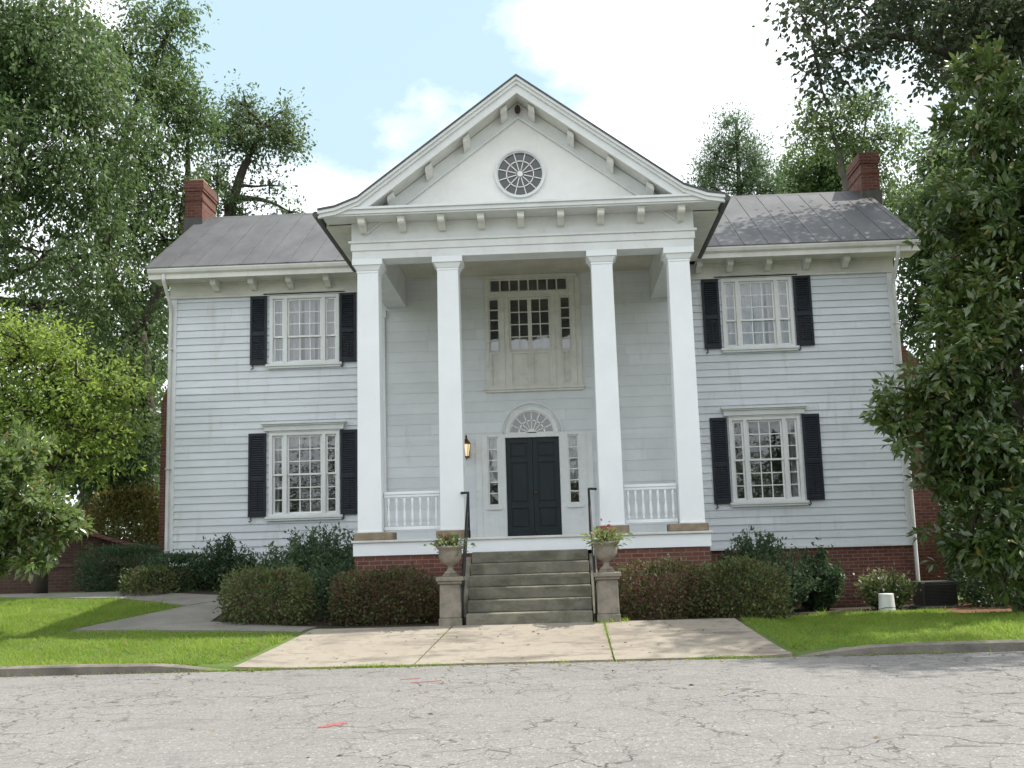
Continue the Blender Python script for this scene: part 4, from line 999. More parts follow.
# ------------------------------------------------------------------ shrubs
def hedge(name, label, c, half, lm, n, size, seed, group=None, cat='shrub', power=4.0, wispy=.22, stems=14, aspect=.55):
    """clipped or loose shrub: leaves near the skin of a rounded block, with stray shoots"""
    rng = np.random.default_rng(seed); rt = empty(name, (c[0], c[1], c[2]), label, cat, group)
    hx_, hy, hz = half; d = rand_dir(rng, n); d[:, 2] = np.where(d[:, 2] < -.85, -d[:, 2], d[:, 2])
    k = (np.abs(d)**power).sum(1)**(-1/power); lump = 1+.06*np.sin(d[:, 0]*7+seed)+.05*np.sin(d[:, 1]*6+d[:, 2]*8+seed)
    r = k*lump*(1-.42*rng.random(n)**1.7)+rng.exponential(wispy*.35, n)*(rng.random(n) < .3)
    C = np.array([c[0], c[1], c[2]+hz])+d*r[:, None]*np.array([hx_, hy, hz])
    low = rng.random(n) < .16; C[low, 2] = c[2]+hz*rng.uniform(.05, .7, low.sum())
    C[:, 2] = np.maximum(C[:, 2], c[2]+.02)
    D = norm(d+rand_dir(rng, n)*.9+np.array([0, 0, .3])); L = size*rng.uniform(.6, 1.3, n)
    V, F = leaves_mesh(C, D, norm(rand_dir(rng, n)+d*.5+np.array([0, 0, .5])), L, L*aspect)
    mesh_np('foliage', V, F, M[lm], rt)
    mb = MB()
    for i in range(stems):
        a = rng.uniform(-.35, .35, 2)*np.array([hx_, hy])
        limb(mb, (c[0]+a[0], c[1]+a[1], c[2]-.03), (c[0]+a[0]*2.2, c[1]+a[1]*2.2, c[2]+hz*rng.uniform(1, 1.75)), .016, .005, rng, .08, 5, 5)
    mb.build('stem', M['bark'], rt, recalc=False)
    return rt
def leggy(name, label, c, half, lm, shoots, per, size, seed, cat='shrub', group=None):
    """upright loose shrub made of many leafy shoots"""
    rng = np.random.default_rng(seed); rt = empty(name, c, label, cat, group); mb = MB(); Cs, Ds = [], []
    for i in range(shoots):
        a = rng.uniform(0, 6.28); q = rng.random()**.5; tip = np.array([c[0]+half[0]*q*math.cos(a), c[1]+half[1]*q*math.sin(a), c[2]+half[2]*2*(1-.45*q*q)*rng.uniform(.55, 1.08)])
        base = np.array([c[0]+half[0]*.3*q*math.cos(a), c[1]+half[1]*.3*q*math.sin(a), c[2]-.02])
        pts = limb(mb, base, tip, .010, .004, rng, .07, 6, 4); pts = np.array(pts)
        tt = rng.uniform(.25, 1.0, per); ii = np.clip((tt*5).astype(int), 0, 4); fr_ = tt*5-ii
        p = pts[ii]*(1-fr_[:, None])+pts[ii+1]*fr_[:, None]; Cs.append(p+rng.normal(size=(per, 3))*size*.5); Ds.append(norm(rand_dir(rng, per)+np.array([0, 0, .7])))
    C = np.concatenate(Cs); D = np.concatenate(Ds); n = len(C); L = size*rng.uniform(.6, 1.3, n)
    V, F = leaves_mesh(C, D, norm(rand_dir(rng, n)+np.array([0, 0, .6])), L, L*.38)
    mesh_np('foliage', V, F, M[lm], rt); mb.build('stem', M['bark'], rt, recalc=False); return rt
HG = 'clipped reddish hedges flanking the steps'
hedge('hedge', 'boxy reddish green hedge at the path corner, farthest left of the clipped hedges', (-5.10, 19.55, .52), (.76, .62, .46), 'hedge', 7500, .065, 11, HG)
hedge('hedge', 'wide dark reddish hedge between the path corner hedge and the left pedestal', (-3.02, 19.55, .48), (.92, .52, .45), 'redhedge', 8500, .062, 12, HG)
hedge('hedge', 'dull reddish hedge right beside the right pedestal, lower of the pair', (1.72, 19.15, .47), (.72, .50, .47), 'redhedge', 6500, .062, 13, HG)
hedge('hedge', 'greener hedge right of the reddish one, its far end against the lawn', (3.02, 19.3, .42), (.74, .58, .48), 'hedge', 8200, .065, 14, HG)
leggy('shrub', 'tall loose grey green shrub under the lower left window, with upright shoots', (-4.75, 22.4, .80), (1.35, .85, .74), 'shrub', 210, 80, .10, 21)
leggy('shrub', 'dark upright shrub at the left corner of the house', (-6.95, 23.2, .92), (.75, .6, .62), 'darkshrub', 130, 80, .09, 22)
hedge('shrub', 'dark rounded shrub beside the path in front of the left corner of the house', (-8.0, 23.4, .95), (.62, .6, .42), 'darkshrub', 5200, .07, 23)
hedge('shrub', 'broad dark evergreen mound left of the house against the brick wall', (-9.6, 24.6, 1.05), (1.0, .7, .48), 'darkshrub', 6000, .075, 24)
hedge('shrub', 'small dull green bush nearest the path on the left', (-8.35, 22.75, .95), (.52, .45, .30), 'hedge', 3200, .06, 25)
hedge('shrub', 'small dark shrub filling the gap behind the two left hedges', (-3.9, 20.6, .5), (.62, .55, .50), 'darkshrub', 4000, .07, 26)
leggy('shrub', 'loose grey green shrub under the lower right window', (4.05, 22.6, .32), (1.05, .75, .80), 'shrub', 170, 80, .095, 27)
leggy('shrub', 'small dark tree-like shrub against the brick right of the loose shrub', (5.25, 23.2, .30), (.55, .5, .66), 'darkshrub', 100, 80, .1, 28)
fl_ = leggy('shrub', 'low pale flowering bush behind the white bucket', (6.55, 22.85, .30), (.6, .42, .42), 'urnleaf', 60, 45, .1, 29)
rg_ = np.random.default_rng(77); C_ = np.array([6.55, 22.75, .75])+rg_.normal(size=(70, 3))*np.array([.26, .2, .17]); L_ = rg_.uniform(.04, .08, 70)
mesh_np('blossoms', *leaves_mesh(C_, rand_dir(rg_, 70), rand_dir(rg_, 70), L_, L_*.8, .1), M['petal'], bpy.data.objects[fl_.name])
hedge('shrub', 'round golden bush on the rise behind the garden wall', (-11.75, 30.2, 1.35), (1.25, 1.0, 1.2), 'golden', 11000, .10, 30, power=2.1)
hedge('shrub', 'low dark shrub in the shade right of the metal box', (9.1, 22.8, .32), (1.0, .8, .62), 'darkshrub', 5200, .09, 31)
hedge('shrub', 'low dull green shrub under the magnolia at the right edge', (9.0, 20.3, .32), (.7, .6, .34), 'shrub', 3600, .08, 32)
hedge('shrub', 'wide dark shrub far right behind the magnolia trunk', (11.2, 24.2, .32), (1.3, .9, 1.35), 'darkshrub', 8500, .11, 34)
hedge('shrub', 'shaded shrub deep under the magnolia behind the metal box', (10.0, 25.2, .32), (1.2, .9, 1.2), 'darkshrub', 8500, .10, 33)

# ------------------------------------------------------------------ bucket, metal box, garden walls
rt = empty('bucket', (6.27, 22.0, .31), 'white plastic bucket upside down on the lawn by the downspout', 'bucket')
mb = MB(); mb.lathe([(.16, 0), (.158, .03), (.165, .03), (.163, .06), (.155, .06), (.14, .35), (.13, .36), (.0, .362)], 6.27, 22.0, .315, 24); mb.build('body', M['bucket'], rt, smooth=False)
mb = MB(); mb.tube([(6.27+.168*math.cos(t), 22.0-.17*abs(math.sin(t))*.9-.03, .37+.05*math.sin(t)) for t in [math.pi*i/10 for i in range(11)]], .006, 5); mb.build('handle', M['iron'], rt)
rt = empty('air_conditioner', (7.62, 23.3, .3), 'dark metal air conditioner box on the ground by the right corner of the house', 'air conditioner')
mb = MB(); mb.box(7.28, 7.96, 22.95, 23.65, .36, .80); mb.build('body', M['metalbox'], rt, .012)
mb = MB(); mb.box(7.26, 7.98, 22.93, 23.67, .801, .84); mb.build('lid', M['metalbox'], rt, .01)
mb = MB()
for i in range(14): mb.box(7.30, 7.94, 22.935, 22.949, .39+i*.028, .404+i*.028)
mb.build('grille', M['iron'], rt); mb = MB(); mb.box(7.22, 8.02, 22.88, 23.72, .28, .359); mb.build('pad', M['path'], rt, .008)
rt = empty('garden_wall', (-13, 25.4, 1.0), 'low dark brick retaining wall left of the house beyond the path', 'wall')
mb = MB(); mb.box(-20, -9.9, 25.3, 25.6, .7, 1.62); mb.build('body', M['old_brick'], rt); mb = MB(); mb.box(-20, -9.88, 25.26, 25.64, 1.621, 1.70); mb.build('coping', M['old_brick'], rt, .01)
rt = empty('garden_wall', (-12.5, 29.5, 1.0), 'taller brick garden wall with a sloping end behind the low wall', 'wall')
mb = MB(); mb.prism([(-20, .8), (-10.5, .8), (-10.5, 2.0), (-11.3, 2.15), (-12.9, 2.62), (-20, 2.62)], 29.3, 29.6); mb.build('body', M['old_brick'], rt)
mb = MB(); mb.band([(-20, 2.62), (-12.9, 2.62), (-11.3, 2.15), (-10.46, 1.99)], .002, .08, 29.0, 29.65); mb.build('coping', M['brick'], rt)
# red survey marks sprayed on the road
def mark(label, strokes, seed):
    r_ = random.Random(seed); mb = MB()
    for (x0, y0, x1, y1, w_) in strokes:
        n = 9; L_, R_ = [], []
        dx, dy = x1-x0, y1-y0; l = math.hypot(dx, dy); nx_, ny_ = -dy/l, dx/l
        for i in range(n):
            t_ = i/(n-1); h = w_*r_.uniform(.35, 1)*(.5+.5*math.sin(math.pi*min(1, max(.1, t_)))); x = x0+dx*t_; y = y0+dy*t_
            L_.append((x+nx_*h, y+ny_*h, .00625*y+.004)); R_.append((x-nx_*h, y-ny_*h, .00625*y+.004))
        mb.add(L_+R_, [(i, i+1, n+i+1, n+i) for i in range(n-1)])
    return tag(mb.build('paint_mark', M['red'], recalc=False), label, 'paint mark', 'red paint marks on the road')
mark('bright red paint blotch on the road, nearest of the red marks', [(-2.28, 10.62, -2.08, 10.92, .085), (-2.24, 10.86, -2.08, 10.70, .06)], 1)
mark('faint thin red paint dashes on the road in front of the driveway', [(-1.86, 14.0, -1.50, 14.16, .06), (-2.05, 14.4, -1.8, 14.44, .04)], 2)
mark('tiny red paint fleck at the driveway edge in line with the steps', [(-.72, 15.6, -.45, 15.62, .025)], 3)

# ------------------------------------------------------------------ grass
rng = np.random.default_rng(5)
def in_poly(P, poly):
    x, y = P[:, 0], P[:, 1]; c = np.zeros(len(P), bool); n = len(poly)
    for i in range(n):
        (x0, y0), (x1, y1) = poly[i], poly[(i+1) % n]
        c ^= ((y0 > y) != (y1 > y)) & (x < (x1-x0)*(y-y0)/(y1-y0+1e-9)+x0)
    return c
def blades(P, h, wd):
    n = len(P); z = np.where(P[:, 1] < 16.02, .095, terr(P[:, 0], P[:, 1])-.004); B = np.stack([P[:, 0], P[:, 1], z], 1)
    a = rng.uniform(0, 6.28, n); S = np.stack([np.cos(a), np.sin(a), 0*a], 1)
    pt = .5+.5*np.sin(P[:, 0]*2.3+1.7*np.sin(P[:, 1]*1.9))*np.sin(P[:, 1]*3.1+1.3*np.sin(P[:, 0]*2.7))
    H = h*rng.uniform(.45, 1.2, n)*(.6+.8*pt)
    lean = rng.normal(size=(n, 3))*.75; lean[:, 2] = 1; T = B+lean*H[:, None]; wv = wd*rng.uniform(.7, 1.3, n)[:, None]
    V = np.stack([B-S*wv, B+S*wv, T], 1).reshape(-1, 3); return V, np.arange(3*n).reshape(-1, 3)
left = [(-14, 16.12), (-5.7, 16.12), (-4.74, 16.2), (-4.22, 18.2), (-8.4, 18.75), (-7.1, 21.0), (-8.8, 22.1), (-14, 23.2)]
right = [(3.3, 16.15), (4.0, 16.12), (10.5, 16.12), (10.5, 20.2), (7.2, 20.6), (7.2, 22.3), (4.2, 21.3), (3.4, 20.3), (2.9, 18.35)]
P1 = np.stack([rng.uniform(-14, -4.2, 120000), rng.uniform(16.1, 23.2, 120000)], 1); P1 = P1[in_poly(P1, left)]
P2 = np.stack([rng.uniform(2.9, 10.5, 70000), rng.uniform(16.1, 22.4, 70000)], 1); P2 = P2[in_poly(P2, right)]
# weeds along the seams
sx_ = np.concatenate([rng.uniform(-4.6, 3.1, 500), rng.normal(-2.6, .45, 500), rng.normal(2.3, .3, 400), rng.normal(-4.5, .3, 500), rng.normal(4.6, .5, 300), rng.uniform(-14, -4.6, 350)])
P3 = np.stack([sx_, 15.925+rng.normal(0, .012, len(sx_))], 1)
tt = rng.random(260)**.5; P4 = np.stack([.73-.03*tt, 16+2.4*tt], 1)+rng.normal(0, .012, (260, 2)); P5 = np.stack([-2.09+.34*tt, 16+2.4*tt], 1)[:90]+rng.normal(0, .008, (90, 2))
P6 = np.stack([rng.uniform(.55, 1.1, 260), rng.normal(18.42, .06, 260)], 1)
P8 = np.stack([rng.uniform(-14, 10, 5200), rng.uniform(16.08, 22.5, 5200)], 1); P8 = P8[in_poly(P8, left) | in_poly(P8, right)]; P8 = np.repeat(P8[::7], 7, 0)+rng.normal(0, .03, (len(P8[::7])*7, 2))
P9 = np.concatenate([np.stack([rng.uniform(-14, -5.2, 1800), rng.normal(16.09, .03, 1800)], 1), np.stack([rng.uniform(4, 10.5, 1400), rng.normal(16.09, .03, 1400)], 1)]); P9 = P9[P9[:, 1] > 16.03]
parts = [blades(P8, .12, .011), blades(P9, .10, .008), blades(P1, .065, .007), blades(P2, .07, .007), blades(P3, .05, .007), blades(P4, .055, .006), blades(P5, .03, .006), blades(P6, .07, .007)]
Vs, Fs, o = [], [], 0
for V, F in parts: Vs.append(V); Fs.append(F+o); o += len(V)
tag(mesh_np('grass', np.concatenate(Vs), np.concatenate(Fs), M['grass']), kind='stuff')

# fallen leaves along the kerb and on the driveway
n = 420
P7 = np.concatenate([np.stack([rng.uniform(-13, 9, 260), 15.9-rng.exponential(.10, 260)], 1), np.stack([rng.uniform(-4.3, 3, 70), rng.uniform(16.1, 18.3, 70)], 1), np.stack([rng.uniform(-9, 8, 90), rng.uniform(9, 15.5, 90)], 1)])
zz = np.where(P7[:, 1] < 15.95, .00625*P7[:, 1], terr(P7[:, 0], P7[:, 1])+.022)+.006
Cc = np.stack([P7[:, 0], P7[:, 1], zz], 1); L = rng.uniform(.03, .08, n)
V, F = leaves_mesh(Cc, np.concatenate([rng.normal(size=(n, 2)), .12*rng.random((n, 1))], 1), norm(rng.normal(size=(n, 3))*.2+np.array([0, 0, 1])), L, L*.5, .15)
tag(mesh_np('fallen_leaves', V, F, M['litter']), kind='stuff')

# ------------------------------------------------------------------ trees
def finer(l):      # many small loose clumps instead of a few round ones
    return [(a, b_, c, rx*1.06, ry, rz*1.06, int(k*1.9), rs*.62) for a, b_, c, rx, ry, rz, k, rs in l]
RG_A = [(-11.2, 27.5, 8.3, 1.2, 1.2, .7, 8, .5), (-12.9, 27.0, 9.6, 1.3, 1.2, .6, 8, .5), (-12.67, 25.0, 13.86, 2.0, 2.2, 2.0, 22, 0.75), (-11.72, 26.0, 12.95, 1.6, 2, 1.8, 18, 0.7), (-12.56, 25.0, 11.06, 1.9, 2, 1.7, 20, 0.7), (-11.27, 26.0, 10.85, 1.3, 1.8, 1.3, 12, 0.6), (-11.99, 25.0, 8.82, 1.5, 1.6, 0.9, 9, 0.55), (-10.85, 26.0, 9.17, 0.9, 1.2, 0.9, 7, 0.5), (-13.24, 25.0, 15.45, 2.5, 2.5, 1.8, 20, 0.8), (-12.24, 27.0, 15.61, 1.0, 1.6, 1.0, 8, 0.6), (-12.18, 25.0, 7.62, 1.4, 1.5, 0.7, 8, 0.5)]
RG_B = [(-11.65, 32.0, 17.74, 1.1, 1.6, 1.5, 12, 0.6), (-11.19, 32.0, 18.38, 0.6, 1, 0.9, 6, 0.45), (-12.08, 32.0, 15.79, 1.6, 2, 1.3, 14, 0.65), (-10.82, 32.0, 15.09, 0.9, 1.4, 1.0, 9, 0.5), (-12.03, 32.0, 13.22, 1.5, 1.8, 1.2, 14, 0.6), (-10.94, 32.0, 12.86, 0.8, 1.2, 0.8, 6, 0.5), (-12.61, 32.0, 11.67, 1.3, 1.5, 1.0, 10, 0.55), (-11.53, 32.0, 11.31, 0.9, 1.2, 1.0, 9, 0.5), (-13.06, 32.0, 17.31, 0.9, 1.4, 1.0, 9, 0.55), (-12.33, 33.0, 10.03, 0.8, 1.2, 0.9, 9, 0.5), (-12.58, 33.0, 7.53, 1.0, 1.4, 1.5, 14, 0.6), (-14.84, 33.0, 10.13, 1.2, 1.4, 0.9, 7, 0.5)]
RG_C = [(-10.09, 38.0, 17.3, 1.2, 1.5, 1.0, 13, 0.45), (-11.0, 38.0, 16.58, 0.9, 1.4, 1.1, 9, 0.4), (-9.36, 38.0, 16.69, 0.55, 1, 0.9, 6, 0.4), (-10.83, 38.0, 18.1, 0.8, 1.2, 0.6, 6, 0.4), (-11.93, 38.0, 17.19, 0.8, 1.2, 1.3, 8, 0.45), (-11.72, 38.0, 15.1, 0.9, 1.2, 1.0, 8, 0.4), (-9.9, 38.0, 15.02, 0.6, 1, 0.7, 4, 0.35), (-11.17, 38.0, 14.33, 0.9, 1, 0.5, 6, 0.4), (-9.65, 40.0, 14.64, 0.9, 1, 0.25, 4, 0.3)]
RG_D = [(-15.19, 40.0, 6.18, 1.2, 1.5, 1.6, 14, 0.7), (-17.17, 42.0, 8.01, 1.6, 1.5, 1.6, 14, 0.7), (-19.12, 42.0, 7.3, 1.8, 1.5, 2, 16, 0.7), (-14.91, 40.0, 10.29, 0.9, 1.3, 1.3, 9, 0.6), (-20.68, 42.0, 6.96, 1.8, 1.5, 2, 14, 0.7), (-17.5, 44.0, 5.46, 2, 1.5, 0.8, 12, 0.7)]
RG_Lime = [(-11.39, 23.0, 6.05, 1.2, 1.2, 0.7, 16, 0.4), (-10.28, 23.0, 5.57, 1.0, 1.2, 0.6, 14, 0.38), (-9.51, 23.0, 5.22, 0.7, 1, 0.5, 10, 0.35), (-10.91, 23.0, 4.95, 1.4, 1.2, 0.7, 18, 0.4), (-9.82, 23.0, 4.48, 0.8, 1, 0.5, 10, 0.35), (-11.4, 23.0, 6.37, 0.9, 1, 0.5, 9, 0.38), (-11.79, 23.0, 5.19, 1, 1, 1, 12, 0.4), (-9.17, 23.0, 4.46, 0.4, 0.6, 0.3, 4, 0.3)]
RG_Lime = [(a+.1, b_, c, rx*1.12, ry*1.1, rz*1.1, int(k*1.15), rs*.95) for a, b_, c, rx, ry, rz, k, rs in RG_Lime]
RG_MagL = [(-9.5, 18.5, 3.05, .6, .7, .75, 20, .3), (-8.95, 18.5, 2.75, .5, .6, .5, 14, .28), (-9.1, 18.5, 3.55, .4, .5, .4, 8, .26), (-8.5, 18.5, 2.55, .32, .4, .3, 7, .24), (-9.2, 18.5, 2.1, .55, .6, .35, 11, .27), (-9.9, 18.5, 3.2, .7, .8, 1.1, 18, .32), (-8.15, 18.5, 2.35, .2, .25, .2, 4, .2), (-8.75, 18.4, 1.75, .35, .35, .15, 5, .22), (-9.6, 18.4, 1.6, .5, .5, .2, 6, .24)]
RG_MagR = [(8.5, 20.0, 9.53, 1.0, 1.2, 0.9, 20, 0.42), (8.37, 20.0, 8.18, 1.2, 1.3, 1.0, 26, 0.42), (8.0, 20.3, 7.15, 0.85, 1.2, 0.9, 20, 0.42), (8.39, 20.0, 6.47, 1.2, 1.4, 1.1, 26, 0.45), (7.5, 20.0, 5.59, 0.8, 1.0, 0.9, 20, 0.4), (8.03, 20.0, 4.64, 1.2, 1.4, 1.0, 26, 0.45), (7.03, 19.8, 4.1, 0.8, 1.0, 0.8, 18, 0.4), (5.95, 19.5, 3.75, 0.32, 0.4, 0.5, 8, 0.28), (6.28, 19.6, 4.28, 0.35, 0.4, 0.3, 6, 0.26), (7.88, 20.0, 3.03, 1.2, 1.4, 1.0, 24, 0.45), (6.91, 19.8, 2.69, 0.6, 1, 0.7, 13, 0.38), (7.92, 20.0, 1.62, 1.0, 1.2, 0.8, 16, 0.42), (7.23, 20.0, 1.64, 0.6, 0.9, 0.5, 9, 0.36), (9.28, 20.5, 7.92, 1.5, 1.6, 2, 30, 0.45), (9.08, 20.5, 4.13, 1.4, 1.6, 2, 28, 0.45), (8.41, 20.3, 10.36, 0.5, 0.6, 0.4, 8, 0.34)]
RG_BackR = [(10.24, 30.0, 11.57, 0.9, 1.2, 1.3, 13, 0.5), (9.85, 30.0, 10.15, 0.8, 1.2, 1.0, 11, 0.48), (11.13, 31.0, 13.38, 0.9, 1.2, 1.0, 10, 0.5), (10.96, 30.0, 10.39, 0.9, 1.3, 1.5, 13, 0.5), (10.27, 30.0, 8.72, 0.7, 1.2, 1.0, 10, 0.45), (9.91, 30.0, 7.62, 0.5, 1, 0.9, 8, 0.42), (11.9, 31.0, 12.44, 1, 1.3, 1.5, 12, 0.5), (10.02, 30.0, 5.69, 0.6, 1, 1.2, 9, 0.45), (10.07, 30.0, 3.27, 0.8, 1, 1.6, 12, 0.5)]
RG_BackR = [(a+.35*(c > 9), b_, c-(.9 if c > 11.5 else 0), rx, ry, rz*.85, k, rs) for a, b_, c, rx, ry, rz, k, rs in RG_BackR]
RG_Oak = [(5.78, 22.5, 12.27, 0.35, 0.6, 0.3, 6, 0.3), (5.85, 22.5, 11.47, 0.42, 0.6, 0.42, 8, 0.3), (6.25, 22.5, 12.13, 0.35, 0.6, 0.3, 5, 0.26), (6.54, 22.5, 11.78, 0.45, 0.6, 0.22, 6, 0.26), (6.97, 22.5, 11.94, 0.45, 0.7, 0.22, 7, 0.26), (5.57, 22.5, 12.96, 0.22, 0.4, 0.3, 4, 0.24), (5.99, 22.5, 12.98, 0.3, 0.5, 0.18, 4, 0.24), (7.32, 22.8, 12.57, 0.6, 0.8, 0.26, 9, 0.28), (7.95, 23.0, 13.05, 0.7, 0.9, 0.35, 10, 0.32), (6.99, 23.0, 13.19, 0.6, 0.8, 0.2, 7, 0.28), (8.53, 23.0, 12.26, 0.6, 0.8, 0.3, 9, 0.3), (8.91, 23.0, 12.93, 0.8, 1, 0.5, 14, 0.36), (9.64, 23.0, 12.78, 0.9, 1.1, 0.6, 16, 0.38), (10.24, 23.3, 12.21, 0.8, 1, 0.7, 14, 0.38), (10.03, 23.5, 11.38, 0.5, 0.8, 0.35, 7, 0.32), (9.32, 23.0, 11.54, 0.22, 0.4, 0.2, 3, 0.22), (9.12, 23.0, 11.7, 0.2, 0.3, 0.2, 3, 0.2), (8.48, 23.0, 11.73, 0.16, 0.3, 0.16, 2, 0.2), (5.96, 22.5, 10.95, 0.25, 0.4, 0.1, 3, 0.2), (10.85, 23.5, 13.21, 1.2, 1.2, 1.0, 18, 0.42)]
RG_Oak = [(a, b_, c, rx*1.1, ry, rz*1.1, int(k*1.1), rs*.72) for a, b_, c, rx, ry, rz, k, rs in RG_Oak]
RG_Cedar = [(7.49, 42.0, 17.28, 0.7, 0.9, 1.0, 11, 0.42), (6.66, 42.0, 16.5, 0.6, 0.9, 0.9, 9, 0.42), (8.22, 42.0, 16.43, 0.7, 0.9, 0.9, 10, 0.42), (7.26, 42.0, 18.12, 0.3, 0.5, 0.5, 5, 0.3), (7.59, 42.0, 15.64, 1.2, 1.2, 0.7, 13, 0.45), (6.23, 42.0, 15.7, 0.5, 0.8, 0.6, 6, 0.4), (8.73, 42.0, 15.39, 0.6, 0.8, 0.6, 7, 0.4)]
RG_Round = [(10.89, 46.0, 17.54, 1.1, 1.2, 0.9, 11, 0.5), (12.18, 46.0, 17.71, 1, 1.2, 0.8, 10, 0.5), (10.41, 46.0, 16.67, 1, 1.2, 0.6, 9, 0.5), (12.94, 46.0, 16.56, 1.2, 1.2, 0.9, 9, 0.5), (11.66, 46.0, 16.39, 1.2, 1.2, 0.7, 9, 0.5)]
RG_Airy = [(9.84, 38.0, 16.77, 0.8, 1, 0.5, 6, 0.32), (11.1, 38.0, 17.09, 0.8, 1, 0.4, 6, 0.32), (11.65, 38.0, 17.44, 0.5, 0.8, 0.4, 4, 0.3), (10.49, 38.0, 16.0, 0.9, 1, 0.6, 7, 0.34), (12.05, 38.0, 15.74, 0.7, 1, 0.5, 5, 0.3), (9.27, 38.0, 16.24, 0.4, 0.8, 0.5, 4, 0.28), (11.8, 38.0, 14.83, 0.6, 0.9, 0.7, 5, 0.3), (12.76, 38.0, 15.9, 0.5, 0.8, 0.5, 4, 0.28), (12.23, 38.0, 13.71, 0.6, 0.9, 0.7, 7, 0.34), (11.15, 38.0, 15.41, 0.6, 0.8, 0.6, 4, 0.3)]
tree('oak_tree', 'huge leafy oak filling the upper left edge, nearest of the left trees', [(-14.6, 26, .9), (-14.45, 26, 4), (-14.4, 26, 8.2), (-13.4, 26, 13.3)], .48, finer(RG_A), 'oak', 175, .14, 101, spray=8, droop=.75)
tree('oak_tree', 'tall oak with a leaning forked trunk just left of the left chimney', [(-11.75, 32, 1.1), (-11.93, 32, 5.85), (-12.23, 32, 8.4), (-13.1, 32, 9.98), (-13.5, 32, 11.4), (-13.2, 32, 13.6), (-12.4, 32, 15.8), (-11.65, 32, 17.7)], .27, finer(RG_B+[(-12.6, 31.2, 7.6, 1.1, 1.0, 1.0, 10, .6), (-13.3, 31, 8.9, .9, .9, .7, 7, .5), (-12.1, 31.3, 5.2, .9, 1.0, 1.4, 10, .6), (-13.4, 30.8, 6.3, .9, .9, .9, 8, .6), (-12.0, 31.0, 3.9, 1.0, .9, 1.0, 9, .6), (-13.2, 30.8, 4.6, 1.0, .9, 1.0, 9, .6)]), 'oak', 155, .14, 102, droop=.6,
     limbs=[dict(pts=[(-13.42, 32, 10.92), (-12.35, 32, 13.7), (-12.0, 32, 14.8)], r=.16), dict(pts=[(-12.23, 32, 8.41), (-11.07, 32, 11.3), (-10.86, 32, 13.5), (-10.91, 32, 14.9)], r=.17)], spray=8)
tree('oak_tree', 'thin open oak with bare dark limbs behind the left chimney and roof', [(-11.8, 38, 1.1), (-11.8, 38, 6.6), (-11.61, 38, 12.3), (-11.35, 38, 14.26), (-10.99, 38, 15.4), (-10.63, 38, 16.15), (-10.3, 38, 17.3)], .32, finer(RG_C), 'darkoak', 85, .15, 103, spray=6, twig_r=.045)
tree('broadleaf_tree', 'dark low tree far behind the yellow green tree on the left', [(-18.2, 42, 1.1), (-18.1, 42, 4), (-17.5, 42, 8)], .35, finer(RG_D+[(-18.0, 41, 10.3, 1.3, 1.2, .6, 8, .6), (-20.2, 41, 10.6, 1.4, 1.2, .9, 9, .6)]), 'darkoak', 150, .24, 104)
tree('maple_tree', 'bright yellow green young tree behind the left magnolia', [(-11.0, 23.5, 1.0), (-10.8, 23.3, 3.7), (-10.7, 23, 5.4)], .13, finer(RG_Lime+[(-10.3, 22.8, 3.9, 1.3, 1, .5, 14, .36)]), 'lime', 66, .11, 105, aspect=.5, spray=9, flat=.3, droop=.15, spray_r=3)
tree('magnolia_tree', 'glossy big leaved magnolia low at the left edge over the lawn', [(-10.06, 18.6, .4), (-10.05, 18.6, 2.5), (-9.77, 18.6, 4)], .14, RG_MagL, 'sunnymagnolia', 120, .14, 106, aspect=.40, fold=.10, spray=9, droop=.0, spray_r=.55)
tree('magnolia_tree', 'big dark magnolia with yellowing leaves at the right edge, hiding the house corner', [(8.5, 20.8, .2), (8.5, 20.8, 3.2), (8.58, 20.6, 7), (8.65, 20.4, 9.6)], .24, RG_MagR, 'magnolia', 130, .19, 107, aspect=.42, fold=.10, spray=9, droop=.05, spray_r=.55)
tree('broadleaf_tree', 'loose mid green tree between the right chimney and the magnolia', [(10.4, 30.5, .2), (10.7, 30.5, 5.5), (10.8, 30.5, 9.7), (10.9, 30.5, 12.6)], .26, finer(RG_BackR), 'oak', 150, .16, 108, droop=.4)
OAK_UP = [(7.2, 24.5, 15.0, 1.3, 1.4, .6, 9, .5), (9.8, 25.5, 15.2, 1.6, 1.6, .7, 11, .55), (9.2, 24.2, 16.3, 1.3, 1.4, .7, 8, .5), (11.5, 25.0, 14.5, 1.6, 2.0, 1.2, 16, .6), (12.0, 21.5, 14.0, 1.5, 1.8, 1.0, 12, .6), (10.6, 26.5, 13.7, 1.2, 1.3, .5, 8, .5), (11.6, 19.5, 13.6, 1.4, 1.5, .8, 10, .6), (12.5, 17.5, 12.5, 1.8, 1.4, .8, 14, .6)]
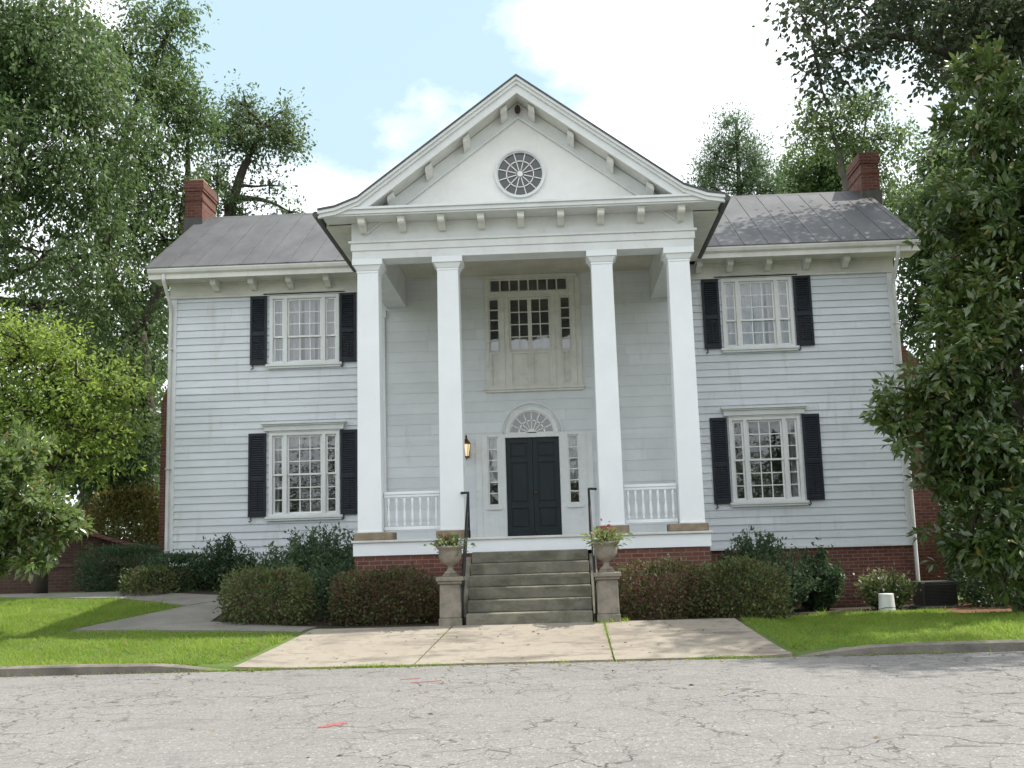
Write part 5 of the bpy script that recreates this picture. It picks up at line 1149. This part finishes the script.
tree('oak_tree', 'overhanging dark oak boughs reaching in from the upper right', [(13.2, 24.5, .2), (13.1, 24.4, 5), (12.6, 24.2, 9.5), (12.0, 24, 13.5), (11.4, 24.2, 16)], .45, RG_Oak+OAK_UP, 'bough', 120, .15, 109, aspect=.6, spray=7, bark='bark',
     limbs=[dict(pts=[(12.5, 24.1, 9.8), (11.31, 23.6, 10.9), (9.62, 23.2, 11.68), (8.83, 23, 12.02), (8.1, 22.9, 12.37), (7.32, 22.8, 12.5), (6.37, 22.6, 12.01), (5.82, 22.5, 11.9)], r=.15), dict(pts=[(12.2, 24, 12.5), (9.8, 24.5, 14.3), (7.2, 24.5, 15)], r=.15), dict(pts=[(12.3, 24, 11.5), (12, 20.5, 13), (12.4, 17.6, 12.4)], r=.15)], twig_r=.02)
tree('cedar_tree', 'dark pointed evergreen rising behind the right roof near the pediment', [(7.4, 42, .2), (7.4, 42, 8), (7.5, 42, 13.8), (7.59, 42, 18.3)], .22, finer(RG_Cedar), 'cedar', 160, .13, 110, aspect=.3, droop=-.3, spray=9)
tree('broadleaf_tree', 'rounded green tree low behind the right roof left of the chimney', [(11.5, 46, .2), (11.5, 46, 8), (11.5, 46, 14.4), (11.77, 46, 17.6)], .3, finer(RG_Round), 'oak', 150, .18, 111)
tree('elm_tree', 'tall airy tree of thin pale sprays around the right chimney', [(10.3, 38, .2), (10.3, 38, 9), (10.55, 38, 13.97), (10.38, 38, 15.45), (10.11, 38, 16.6)], .2, finer(RG_Airy), 'airy', 78, .16, 112, spray=5, bark='lightbark', limbs=[dict(pts=[(10.55, 38, 13.97), (11.22, 38, 15.4), (11.55, 38, 17.1)], r=.08)], twig_r=.018)
# woods far behind the house, and the trees across the street that the windows mirror
def woods(name, spots, lm, per, size, seed):
    rng = np.random.default_rng(seed); Cs, Rs = [], []
    for x, y, z, rx, ry, rz, k, rs in spots:
        c, r = clump_points(rng, (x, y, z, rx, ry, rz, k, rs)); Cs.append(c); Rs.append(r)
    Cs = np.concatenate(Cs); V, F = foliage(rng, Cs, np.concatenate(Rs), Cs.mean(0), per, size, .6, 6)
    return tag(mesh_np(name, V, F, M[lm]), kind='stuff')
rr = random.Random(9)
woods('far_wood', [(x, rr.uniform(58, 70), rr.uniform(2.5, 4), 3.4, 2.5, rr.uniform(3, 4.5), 14, 1.5) for x in range(-60, 61, 5)], 'farwood', 120, .5, 201)
woods('wood_across_the_street', [(x, rr.uniform(-30, -22), rr.uniform(4, 6), 3.6, 2.5, rr.uniform(4, 6), 14, 1.5) for x in range(-42, 43, 6)], 'farwood', 120, .55, 202)
